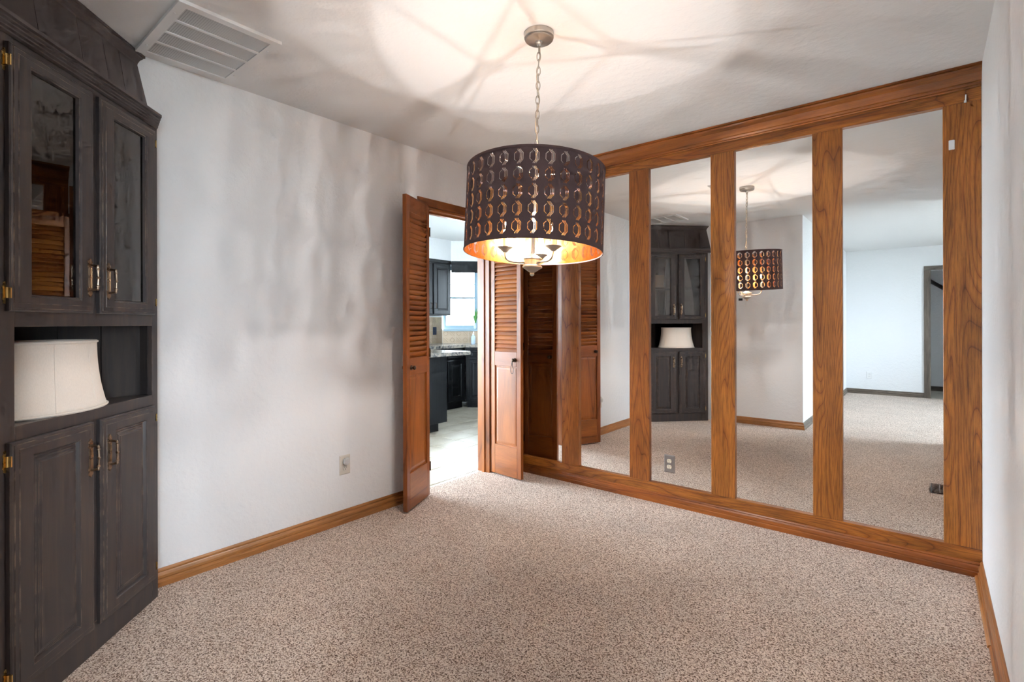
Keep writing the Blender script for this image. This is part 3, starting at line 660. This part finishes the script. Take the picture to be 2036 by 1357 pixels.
mould(cn, [(d, z + H - 0.0615) for d, z in CR2], (HC - hw, -0.112, 0), (HC + hw, -0.112, 0), (0, 1, 0), -1, 1); obj('hood_crown', cn, 'hutch_plain_lit', cab)

# doors
def hinge_on(door, x, z, sgn):
    """brass butt hinge with a shaped leaf on the frame, barrel on the door edge"""
    b = B(); pts = [(0, -0.034), (0.006, -0.031), (0.005, -0.024), (0.009, -0.020), (0.007, -0.010), (0.008, 0), (0.007, 0.010), (0.009, 0.020), (0.005, 0.024), (0.006, 0.031), (0, 0.034), (-0.002, 0.02), (-0.002, -0.02)]
    fr = [b.verts.new((x + sgn * px, -0.0195 + 0.0025, z + pz)) for px, pz in pts]; bk = [b.verts.new((x + sgn * px, -0.0195, z + pz)) for px, pz in pts]
    b.faces.new(fr); b.faces.new(bk[::-1])
    for i in range(len(pts)): b.faces.new((fr[i], fr[(i + 1) % len(pts)], bk[(i + 1) % len(pts)], bk[i]))
    tube(b, [(x - sgn * 0.0005, -0.013, z - 0.016), (x - sgn * 0.0005, -0.013, z + 0.016)], 0.0048, 10)
    box(b, x - 0.002, x + 0.002, -0.0195, -0.001, z - 0.016, z + 0.016)
    return obj('hinge', b, 'brass', door)
def handle_on(door, x, z):
    """shaped back plate with a bamboo style bail"""
    hnd = obj('handle', B(), 'bronze', door, (x, 0.0, z))
    b = B(); half = [(0.0, 0.070), (0.004, 0.068), (0.0055, 0.063), (0.010, 0.060), (0.0105, 0.054), (0.0075, 0.049), (0.0115, 0.044), (0.0105, 0.038), (0.0075, 0.034), (0.0075, 0.0)]
    pts = [(px, pz) for px, pz in half] + [(px, -pz) for px, pz in half[::-1][1:]]
    full = pts + [(-px, pz) for px, pz in pts[::-1][1:-1]]
    fr = [b.verts.new((px * 0.9, 0.0035, pz * 0.985)) for px, pz in full]; bk = [b.verts.new((px, 0.0, pz)) for px, pz in full]
    b.faces.new(fr)
    for i in range(len(full)): b.faces.new((bk[i], bk[(i + 1) % len(full)], fr[(i + 1) % len(full)], fr[i]))
    for sx in (-1, 1): box(b, sx * 0.0055 - 0.001, sx * 0.0055 + 0.001, 0.003, 0.0055, -0.036, 0.036)
    for sz in (-1, 1): tube(b, [(0, 0.003, sz * 0.045), (0, 0.018, sz * 0.043), (0, 0.025, sz * 0.041)], 0.0042, 10)
    zz = [-0.046, -0.040, -0.034, -0.032, -0.030, -0.027, -0.012, -0.004, 0.0, 0.004, 0.012, 0.027, 0.030, 0.032, 0.034, 0.040, 0.046]
    rr = [0.0025, 0.0042, 0.0036, 0.0056, 0.0056, 0.0036, 0.0034, 0.0036, 0.0060, 0.0036, 0.0034, 0.0036, 0.0056, 0.0056, 0.0036, 0.0042, 0.0025]
    tube(b, [(0, 0.026 + 0.003 * math.cos(z_ * 30), z_) for z_ in zz], rr, 10)
    b.to_mesh(hnd.data); b.free()
    return hnd
DT = 0.021
def cab_door(label, x0, x1, z0, z1, glass, hinge_left, handle_x, handle_z):
    w_, h_ = x1 - x0, z1 - z0
    hub = obj('door', B(), 'hutch', cab, (x0, 0.0005, z0)); hub['label'] = label
    b = B()
    edge = [(0, 0, 0), (0, 0, 0.012), (0.0035, 0.0035, 0.0155), (0.009, 0.009, 0.0165), (0.010, 0.010, DT - 0.002), (0.024, 0.024, DT - 0.002), (0.0255, 0.0255, DT)]
    if glass:
        fr = 0.083 if False else 0.076
        rg = edge + [(fr - 0.010, 0.044, DT), (fr - 0.006, 0.048, DT - 0.004), (fr - 0.003, 0.051, DT - 0.004), (fr, 0.054, 0.006), (fr, 0.054, 0.0)]
        rings_panel(b, w_, h_, rg, cap=False, closed=True)
        p = bxo(fr + 0.0005, w_ - fr - 0.0005, 0.004, 0.007, 0.0545, h_ - 0.0545); obj('glass_pane', p, 'smoked', hub)
    else:
        rg = edge + [(0.074, 0.052, DT), (0.077, 0.055, DT - 0.003), (0.082, 0.060, 0.009), (0.087, 0.065, 0.009), (0.090, 0.068, 0.012), (0.094, 0.072, 0.012), (0.098, 0.076, 0.0155), (0.103, 0.081, 0.0155), (0.107, 0.085, 0.019)]
        rings_panel(b, w_, h_, rg)
    b.faces.ensure_lookup_table(); bmesh.ops.recalc_face_normals(b, faces=b.faces[:])
    b.to_mesh(hub.data); b.free()
    for hz in ((0.055, h_ - 0.055) if True else ()):
        if hinge_left: hinge_on(hub, w_ + 0.001, hz, 1)
        else: hinge_on(hub, -0.001, hz, -1)
    for c_ in hub.children:
        if c_.name.startswith('hinge'): c_.location = (0, 0.0195, 0)
    h2 = handle_on(hub, handle_x - x0, handle_z - z0); h2.location.y = DT
    return hub
# the camera sees the door at larger x on the left of the picture
cab_door('glass upper door on the side away from the white wall', 0.413, 0.757, 1.257, 2.064, True, True, 0.443, 1.385)
cab_door('glass upper door next to the white wall', 0.040, 0.380, 1.257, 2.064, True, False, 0.347, 1.380)
cab_door('raised panel lower door on the side away from the white wall', 0.413, 0.757, 0.100, 0.862, False, True, 0.442, 0.735)
cab_door('raised panel lower door next to the white wall', 0.040, 0.380, 0.100, 0.862, False, False, 0.343, 0.730)
# card inside the cabinet
def cabp(x, y, z): 
    v = Matrix.Rotation(R(-45), 4, 'Z') @ Vector((x, y, 0)); return (0.102 + v.x, -2.564 + v.y, z)
pc = obj('paper_card', bxo(-0.055, 0.055, -0.0015, 0.0015, 0.0, 0.165), 'paper', None, cabp(0.230, -0.15, 1.6555), (R(-6), 0, R(-45)))
tag(pc, 'tan paper card standing behind the cabinet glass', 'card')
# spare lampshade in the niche
t = thing('lampshade', 'spare cream linen lampshade with a flared rim standing in the cabinet niche', 'lampshade', cabp(0.440, -0.128, 0.9055))
prof = []
for i in range(13):
    u = i / 12; r = 0.188 + 0.042 * (1 - u) ** 2.2; prof.append((r, 0.253 * u))
def shade_surface(bm, prof, seg=48, flip=False, sx=1.0, sy=0.62):
    rg = [[bm.verts.new((r * sx * math.cos(2 * PI * k / seg), r * sy * math.sin(2 * PI * k / seg), z)) for k in range(seg)] for r, z in prof]
    for a, b in zip(rg, rg[1:]):
        for k in range(seg):
            fce = (a[k], a[(k + 1) % seg], b[(k + 1) % seg], b[k]); bm.faces.new(fce[::-1] if flip else fce)
    return rg
bm = B(); a_ = shade_surface(bm, prof); b2 = shade_surface(bm, [(r - 0.002, z) for r, z in prof], flip=True)
for k in range(48):
    bm.faces.new((a_[-1][k], a_[-1][(k + 1) % 48], b2[-1][(k + 1) % 48], b2[-1][k])); bm.faces.new((a_[0][(k + 1) % 48], a_[0][k], b2[0][k], b2[0][(k + 1) % 48]))
obj('linen_cover', bm, 'linen', t, rot=(0, 0, R(-45)), smooth=True, normals=False)
for z_, r_, nm in ((0.006, 0.2285, 'bottom_binding'), (0.247, 0.1885, 'top_binding')):
    bm = B(); tube(bm, [((r_ + 0.001) * math.cos(2 * PI * k / 48), (r_ + 0.001) * 0.62 * math.sin(2 * PI * k / 48), z_) for k in range(48)], 0.0042, 8, True); obj(nm, bm, 'linen', t, rot=(0, 0, R(-45)), smooth=True)
for k in range(8):
    a0 = 2 * PI * k / 8 + 0.25
    obj('rib_seam', tube(B(), [((r_ + 0.0004) * math.cos(a0), (r_ + 0.0004) * 0.62 * math.sin(a0), z_) for r_, z_ in prof], 0.0011, 6), 'linen', t, rot=(0, 0, R(-45)), smooth=True)
bm = B()
for k in range(3):
    a0 = 2 * PI * k / 3 + 0.4; tube(bm, [(0.02 * math.cos(a0), 0.02 * math.sin(a0), 0.235), (0.184 * math.cos(a0), 0.184 * 0.62 * math.sin(a0), 0.246)], 0.0016, 6)
lathe(bm, [(0.022, 0.233), (0.022, 0.237)], 16)
obj('spider', bm, 'nickel', t, rot=(0, 0, R(-45)))

# ================================================================== DRUM CHANDELIER
CX, CY = 1.497, -1.582
ch = thing('drum_chandelier', 'brown drum pendant lamp with cut-out pattern and gold lining', 'lamp', (CX, CY, H))
cn = B(); lathe(cn, [(0.0, -0.0005), (0.062, -0.0005), (0.062, -0.020), (0.058, -0.023), (0.060, -0.026), (0.056, -0.030), (0.016, -0.036), (0.014, -0.042), (0.009, -0.046), (0.007, -0.056), (0, -0.057)], 36); obj('canopy', cn, 'nickel', ch, smooth=False)
OX, OY = -0.011, -0.009              # the shade hangs slightly off plumb
PZ = 1.855 - H                       # top of the shade below the ceiling
TILT = R(-3.8)
# chain: links alternate
zt = -0.052; zb = PZ + 0.012
NL = 17; pitch = (zt - zb) / NL
lk = B(); pts = []
for i in range(20):
    a = 2 * PI * i / 20; pts.append((0.0082 * math.cos(a), 0, (0.0195 if abs(math.sin(a)) > 0 else 0) * math.sin(a)))
tube(lk, pts, 0.0020, 6, True); L0 = None
for i in range(NL):
    z = zt - pitch * (i + 0.5); rz = R(30 if i % 2 else 120) + random.uniform(-0.25, 0.25)
    if L0 is None: L0 = obj('chain_link', lk, 'nickel', ch, (OX * i / NL, OY * i / NL, z), (0, 0, rz), smooth=True)
    else: inst(L0, 'chain_link', ch, (OX * i / NL, OY * i / NL, z), (0, 0, rz))
cdp = [(OX * i / 20 + 0.005 * math.sin(i * 0.9), OY * i / 20 + 0.005 * math.cos(i * 0.7), zt - (zt - zb) * i / 20) for i in range(21)]
obj('cord', tube(B(), cdp, 0.0022, 6), 'candle', ch, smooth=True)
RS, HS = 0.289, 0.345
NC, NRW = 31, 5
px_ = 2 * PI * RS / NC; pz_ = 0.0645
def strip(poly, wd):
    """offset polyline into a thin closed outline"""
    n = len(poly); lft = []; rgt = []
    for i in range(n):
        p = Vector(poly[i]); d = (Vector(poly[min(i + 1, n - 1)]) - Vector(poly[max(i - 1, 0)])).normalized() if 0 < i < n - 1 else None
        d0 = (Vector(poly[i]) - Vector(poly[i - 1])).normalized() if i > 0 else (Vector(poly[1]) - p).normalized()
        d1 = (Vector(poly[i + 1]) - p).normalized() if i < n - 1 else d0
        nn = (Vector((-d0.y, d0.x)) + Vector((-d1.y, d1.x))).normalized(); c_ = max(0.5, nn.dot(Vector((-d0.y, d0.x))))
        lft.append(p + nn * wd / 2 / c_); rgt.append(p - nn * wd / 2 / c_)
    return lft + rgt[::-1]
strokes = [strip([(px_ * a, pz_ * c) for a, c in [(-0.115, 0.295), (-0.275, 0.16), (-0.275, -0.16), (-0.115, -0.295)]], 0.0023)]
for j in range(3):
    o_ = 0.092 * j
    strokes.append(strip([(px_ * (a + o_), pz_ * c) for a, c in [(-0.075, 0.43), (-0.055, 0.36), (0.105, 0.20), (0.105, -0.20), (-0.055, -0.36), (-0.075, -0.43)]], 0.0025))
cv, ce = [], []
NXS = 4
for i in range(NXS): cv.append(Vector((px_ * (-0.5 + i / NXS), -pz_ / 2)))
cv.append(Vector((px_ / 2, -pz_ / 2)))
for i in range(NXS, -1, -1): cv.append(Vector((px_ * (-0.5 + i / NXS), pz_ / 2)))
nb = len(cv)
ce += [(i, (i + 1) % nb) for i in range(nb)]
for s_ in strokes:
    k0 = len(cv); cv += s_; ce += [(k0 + i, k0 + (i + 1) % len(s_)) for i in range(len(s_))]
vo_, _, fo_, *_r = geometry.delaunay_2d_cdt(cv, ce, [], 0, 1e-7)
def inpoly(p, poly):
    c_ = False; j = len(poly) - 1
    for i in range(len(poly)):
        if (poly[i][1] > p[1]) != (poly[j][1] > p[1]) and p[0] < (poly[j][0] - poly[i][0]) * (p[1] - poly[i][1]) / (poly[j][1] - poly[i][1]) + poly[i][0]: c_ = not c_
        j = i
    return c_
cell_f = []
for f_ in fo_:
    cx_ = sum(vo_[i][0] for i in f_) / len(f_); cz_ = sum(vo_[i][1] for i in f_) / len(f_)
    if not any(inpoly((cx_, cz_), s_) for s_ in strokes): cell_f.append(list(f_))
def drum(rad, inward):
    V, F, NRM = [], [], []; key = {}
    def vid(ph, z):
        k = (round((ph % (2 * PI)) * 1e5) % round(2 * PI * 1e5), round(z * 1e5))
        if k not in key:
            key[k] = len(V); V.append((rad * math.cos(ph), rad * math.sin(ph), z)); s_ = -1 if inward else 1; NRM.append((s_ * math.cos(ph), s_ * math.sin(ph), 0))
        return key[k]
    ztop = -0.043 + pz_ / 2; zbot = -0.043 - pz_ * (NRW - 0.5)
    for c_ in range(NC):
        p0 = 2 * PI * c_ / NC
        for r_ in range(NRW):
            z0 = -0.043 - pz_ * r_
            ids = [vid(p0 + v[0] / RS, z0 + v[1]) for v in vo_]
            for f_ in cell_f:
                q = [ids[i] for i in f_]
                if len(set(q)) == 3: F.append(q if not inward else q[::-1])
        for za, zb_ in ((zbot, -HS), (0.0, ztop)):
            for i in range(NXS):
                a0 = p0 + px_ * (-0.5 + i / NXS) / RS; a1 = p0 + px_ * (-0.5 + (i + 1) / NXS) / RS
                q = [vid(a0, min(za, zb_)), vid(a1, min(za, zb_)), vid(a1, max(za, zb_)), vid(a0, max(za, zb_))]
                F.append(q if not inward else q[::-1])
    me = bpy.data.meshes.new('drum'); me.from_pydata(V, [], F); me.update()
    for p in me.polygons: p.use_smooth = True
    me.normals_split_custom_set_from_vertices(NRM)
    return me
def shade_part(name, me, mat, par=ch, loc=(OX, OY, PZ)):
    me.materials.append(M[mat]); o = bpy.data.objects.new(name, me); COL.objects.link(o); o.parent = par; o.location = loc; o.rotation_euler = (TILT, 0, R(4.0)); return o
so = shade_part('shade', drum(RS, False), 'shade_out'); so['label'] = 'dark brown drum shade with five rows of cut-outs'
li = shade_part('shade_lining', drum(RS - 0.0012, True), 'gold'); li['label'] = 'shiny gold shade lining'
def ring(z0, z1, r0, r1):
    b = B(); sg = 96
    lo = [[b.verts.new((r * math.cos(2 * PI * k / sg), r * math.sin(2 * PI * k / sg), z)) for k in range(sg)] for r, z in ((r0, z0), (r1, z0), (r1, z1), (r0, z1))]
    for i in range(4):
        for k in range(sg): b.faces.new((lo[i][k], lo[i][(k + 1) % sg], lo[(i + 1) % 4][(k + 1) % sg], lo[(i + 1) % 4][k]))
    return b
TR = (TILT, 0, 0)
obj('top_trim', ring(-0.008, 0.001, RS - 0.002, RS + 0.0012), 'shade_trim', ch, (OX, OY, PZ), TR)
obj('bottom_trim', ring(-HS - 0.001, -HS + 0.004, RS - 0.002, RS + 0.0012), 'shade_trim', ch, (OX, OY, PZ), TR)
bm = B()
for k in range(3):
    a0 = 2 * PI * k / 3 + 0.5; tube(bm, [(0.012 * math.cos(a0), 0.012 * math.sin(a0), -0.012), ((RS - 0.001) * math.cos(a0), (RS - 0.001) * math.sin(a0), -0.004)], 0.0028, 8)
lathe(bm, [(0.016, -0.016), (0.016, -0.008)], 16)
obj('spider', bm, 'nickel', ch, (OX, OY, PZ), TR)
obj('stem', lathe(B(), [(0.004, 0.020), (0.006, 0.006), (0.0085, 0.002), (0.0085, -0.36)], 14), 'nickel', ch, (OX, OY, PZ), TR, smooth=True)
hb = B(); lathe(hb, [(0.010, -0.350), (0.020, -0.356), (0.038, -0.366), (0.040, -0.372), (0.036, -0.376), (0.036, -0.398), (0.041, -0.402), (0.041, -0.407), (0.034, -0.411), (0.014, -0.425), (0.008, -0.428), (0.010, -0.433), (0.007, -0.440), (0, -0.443)], 28); obj('hub', hb, 'nickel', ch, (OX, OY, PZ), TR, smooth=False)
for k in range(3):
    a0 = R(111.3 + 120 * k); ca, sa = math.cos(a0), math.sin(a0); RA = 0.118
    pts = [(0.03, -0.388), (0.084, -0.388), (0.100, -0.385), (0.110, -0.378), (0.116, -0.366), (RA, -0.350)]
    ar = obj('arm', tube(B(), [(r * ca, r * sa, z) for r, z in pts], 0.0048, 8), 'nickel', ch, (OX, OY, PZ), TR, smooth=True)
    cx_, cy_ = RA * ca, RA * sa
    obj('cup', lathe(B(), [(0.007, -0.352), (0.010, -0.350), (0.018, -0.342), (0.030, -0.333), (0.034, -0.3305), (0.032, -0.3295), (0.012, -0.335)], 24, cx_, cy_), 'nickel', ar, smooth=True)
    obj('candle_sleeve', lathe(B(), [(0.0105, -0.336), (0.0105, -0.258), (0.006, -0.257)], 16, cx_, cy_), 'candle', ar, smooth=True)
    obj('filament', lathe(B(), [(0.0015, -0.238), (0.0038, -0.236), (0.0038, -0.212), (0.0015, -0.210)], 8, cx_, cy_), 'bulb', ar)
    bu = B(); lathe(bu, [(0.005, -0.257), (0.0075, -0.252), (0.0145, -0.236), (0.016, -0.226), (0.013, -0.212), (0.007, -0.198), (0.003, -0.190), (0, -0.188)], 12, cx_, cy_); obj('bulb', bu, 'glass', ar, smooth=True)

# ================================================================== KITCHEN BEYOND THE DOORWAY
def rp_door(w_, h_, th=0.02, ins=0.055):
    b = B(); rings_panel(b, w_, h_, [(0, 0, 0), (0, 0, -th + 0.004), (0.006, 0.006, -th), (ins, ins, -th), (ins + 0.004, ins + 0.004, -th + 0.008), (ins + 0.012, ins + 0.012, -th + 0.008), (ins + 0.03, ins + 0.03, -th + 0.002)]); return b
def kpull(par, x, z):
    b = B(); tube(b, [(x, -0.02, z - 0.04), (x, -0.04, z - 0.035), (x, -0.043, z), (x, -0.04, z + 0.035), (x, -0.02, z + 0.04)], 0.004, 8); obj('handle', b, 'bronze_dark', par, smooth=True)
# local frame for the west run: x along +y world, facing +x world  => rot 90deg: local -y -> +x
t = thing('wall_cupboard', 'black two-door wall cupboard beside the kitchen window', 'cabinet', (-2.69, 1.10, 1.33), (0, 0, R(90)))
obj('body', bxo(0, 0.795, 0.0, 0.318, 0, 0.808, 0.002), 'kblack', t)
obj('top_moulding', bxo(0, 0.795, -0.012, 0.0, 0.76, 0.808, 0.004), 'kblack', t)
for x0 in (0.095, 0.445):
    d = obj('door', rp_door(0.33, 0.725), 'kblack', t, (x0, 0, 0.02)); kpull(d, 0.30 if x0 < 0.2 else 0.03, 0.12)
t = thing('base_cabinet', 'black base cupboard under the kitchen counter beside the sink corner', 'cabinet', (-2.41, 0.90, 0), (0, 0, R(90)))
obj('body', bxo(0, 1.005, 0.0, 0.598, 0.10, 0.869, 0.002), 'kblack', t); obj('toe_kick', bxo(0, 1.005, 0.06, 0.55, 0, 0.10), 'kblack', t)
for x0 in (0.33, 0.66):
    d = obj('door', rp_door(0.31, 0.58), 'kblack', t, (x0, 0, 0.115)); obj('drawer_front', rp_door(0.31, 0.13, 0.02, 0.022), 'kblack', t, (x0, 0, 0.715))
t = thing('sink_cabinet', 'black diagonal sink cupboard under the kitchen window', 'cabinet', (-2.41, 1.912, 0), (0, 0, DG))
obj('body', bxo(0.006, 0.335, 0.008, 0.30, 0.10, 0.869, 0.002), 'kblack', t); obj('toe_kick', bxo(0.03, 0.32, 0.02, 0.28, 0, 0.10), 'kblack', t)
d = obj('door', rp_door(0.255, 0.58, 0.02, 0.04), 'kblack', t, (0.055, 0.008, 0.115))
obj('drawer_front', rp_door(0.255, 0.12, 0.02, 0.022), 'kblack', t, (0.055, 0.008, 0.715))
t = thing('base_cabinet', 'black base cupboard on the far side of the sink corner', 'cabinet', (-2.168, 2.150, 0))
obj('body', bxo(0, 0.96, 0.0, 0.598, 0.10, 0.869, 0.002), 'kblack', t); obj('toe_kick', bxo(0, 0.96, 0.06, 0.55, 0, 0.10), 'kblack', t)
for x0 in (0.02, 0.335, 0.65): obj('door', rp_door(0.29, 0.58, 0.02, 0.05), 'kblack', t, (x0, 0, 0.115)); obj('drawer_front', rp_door(0.29, 0.13, 0.02, 0.022), 'kblack', t, (x0, 0, 0.715))
wt = B(); prism(wt, [(-3.009, 0.88), (-2.385, 0.88), (-2.385, 1.895), (-2.155, 2.125), (-1.20, 2.125), (-1.20, 2.749), (-2.279, 2.749), (-3.009, 2.02)], 0.870, 0.910)
tag(obj('worktop', wt, 'granite'), 'grey marbled worktop running round the sink corner', 'countertop')
t = thing('peninsula', 'black kitchen peninsula cupboard nearest the doorway', 'cabinet', (-1.462, 0.665, 0))
obj('body', bxo(-0.60, 0, -0.93, 0, 0.10, 0.869, 0.003), 'kblack', t); obj('toe_kick', bxo(-0.54, -0.06, -0.93, -0.08, 0, 0.10), 'kblack', t)
tag(obj('breakfast_counter', bxo(-2.10, -1.155, -0.32, 0.735, 0.870, 0.910, 0.004, 2), 'granite'), 'grey marbled counter overhanging the black peninsula', 'countertop')
tag(obj('valance', bxo(0.004, 0.745, 0.0, 0.018, 1.97, 2.139, 0.003), 'kblack', None, (-2.69, 1.90, 0), (0, 0, DG)), 'dark wooden valance board above the sink window', 'valance')
tag(obj('window_sill', bxo(0.02, 0.78, -0.055, 0.048, 1.098, 1.129, 0.004), 'frame_blue', None, (-3.01, 2.02, 0), (0, 0, DG)), kind='structure', label='blue-grey sill below the sink window')
# pressed tin backsplash
def tin_tile(diag):
    b = B(); s = 0.0995
    box(b, 0, s, -0.003, 0, 0, s)
    for a in (0.004, s - 0.010): box(b, a, a + 0.006, -0.0075, -0.003, 0.004, s - 0.004); box(b, 0.010, s - 0.010, -0.0075, -0.003, a, a + 0.006)
    lines = [((0.05, 0.012), (0.088, 0.05)), ((0.088, 0.05), (0.05, 0.088)), ((0.05, 0.088), (0.012, 0.05)), ((0.012, 0.05), (0.05, 0.012))] if diag else [((0.014, 0.086), (0.086, 0.014)), ((0.05, 0.086), (0.086, 0.05)), ((0.014, 0.05), (0.05, 0.014))]
    for p, q in lines: tube(b, [(p[0], -0.004, p[1]), (q[0], -0.004, q[1])], 0.004, 6)
    return b
TA = TB = TC = None
def splash(name, label, loc, rz, cols, rows, skip=None, copper=()):
    global TA, TB, TC
    g = thing(name, label, 'backsplash', loc, (0, 0, rz))
    for c_ in range(cols):
        for r_ in range(rows):
            P = (0.1 * c_, -0.0005, 0.1 * r_)
            if skip and skip(c_, r_): continue
            if c_ in copper:
                if TC is None: TC = obj('tile', tin_tile(True), 'copper', g, P)
                else: inst(TC, 'tile', g, P)
            elif (c_ + r_) % 2:
                if TA is None: TA = obj('tile', tin_tile(True), 'tin', g, P)
                else: inst(TA, 'tile', g, P)
            else:
                if TB is None: TB = obj('tile', tin_tile(False), 'tin', g, P)
                else: inst(TB, 'tile', g, P)
    return g
splash('tin_backsplash', 'tan pressed tin backsplash below the black wall cupboard', (-3.010, 1.31, 0.911), R(90), 7, 4)
splash('tin_backsplash', 'tan and copper pressed tin backsplash under the kitchen sill', (-3.010, 2.021, 0.911), DG, 8, 2, copper=(6, 7))
t = outlet('wall_outlet', 'navy outlet plate on the tan tin backsplash', (-3.001, 1.855, 1.105), (0, 0, R(90)), 'navy_plate', 'navy_plate')
# soap bottle on the worktop
q = Matrix.Rotation(DG, 4, 'Z') @ Vector((0.47, -0.20, 0))
t = thing('soap_dispenser', 'clear blue soap pump bottle on the worktop by the window', 'bottle', (-3.01 + q.x, 2.02 + q.y, 0.9102))
obj('bottle_body', lathe(B(), [(0.0, 0), (0.030, 0), (0.033, 0.006), (0.033, 0.095), (0.028, 0.115), (0.013, 0.128), (0.013, 0.138), (0, 0.138)], 20), 'soap', t, smooth=True)
b = B(); lathe(b, [(0.015, 0.136), (0.015, 0.152), (0.005, 0.154), (0.005, 0.180), (0, 0.180)], 14); tube(b, [(0, 0, 0.178), (0.02, -0.012, 0.180), (0.034, -0.02, 0.172)], 0.006, 8); obj('pump', b, 'white_plastic', t, smooth=True)
# small hanging plant in the window
q = Matrix.Rotation(DG, 4, 'Z') @ Vector((0.505, -0.030, 0))
t = thing('window_plant', 'slim green plant in a glass tube at the window edge', 'plant', (-3.01 + q.x, 2.02 + q.y, 1.1295))
obj('glass_vase', lathe(B(), [(0.0, 0), (0.022, 0), (0.026, 0.03), (0.018, 0.07), (0.012, 0.10), (0.014, 0.115)], 16), 'soap', t, smooth=True)
for k in range(9):
    a = k * 2.4; ln = 0.20 + 0.10 * random.random(); b = B(); pr = []
    for i in range(7):
        u = i / 6; w2 = 0.011 * math.sin(PI * min(1, u * 0.9 + 0.08)) + 0.001; rr_ = 0.012 + 0.07 * u * u; z = 0.08 + ln * u - 0.05 * u * u
        cxx, cyy = rr_ * math.cos(a), rr_ * math.sin(a); pr.append((b.verts.new((cxx - w2 * math.sin(a), cyy + w2 * math.cos(a), z)), b.verts.new((cxx, cyy, z - 0.003)), b.verts.new((cxx + w2 * math.sin(a), cyy - w2 * math.cos(a), z))))
    for p_, q_ in zip(pr, pr[1:]): b.faces.new((p_[0], p_[1], q_[1], q_[0])); b.faces.new((p_[1], p_[2], q_[2], q_[1]))
    obj('leaf', b, 'leaf', t, smooth=True)
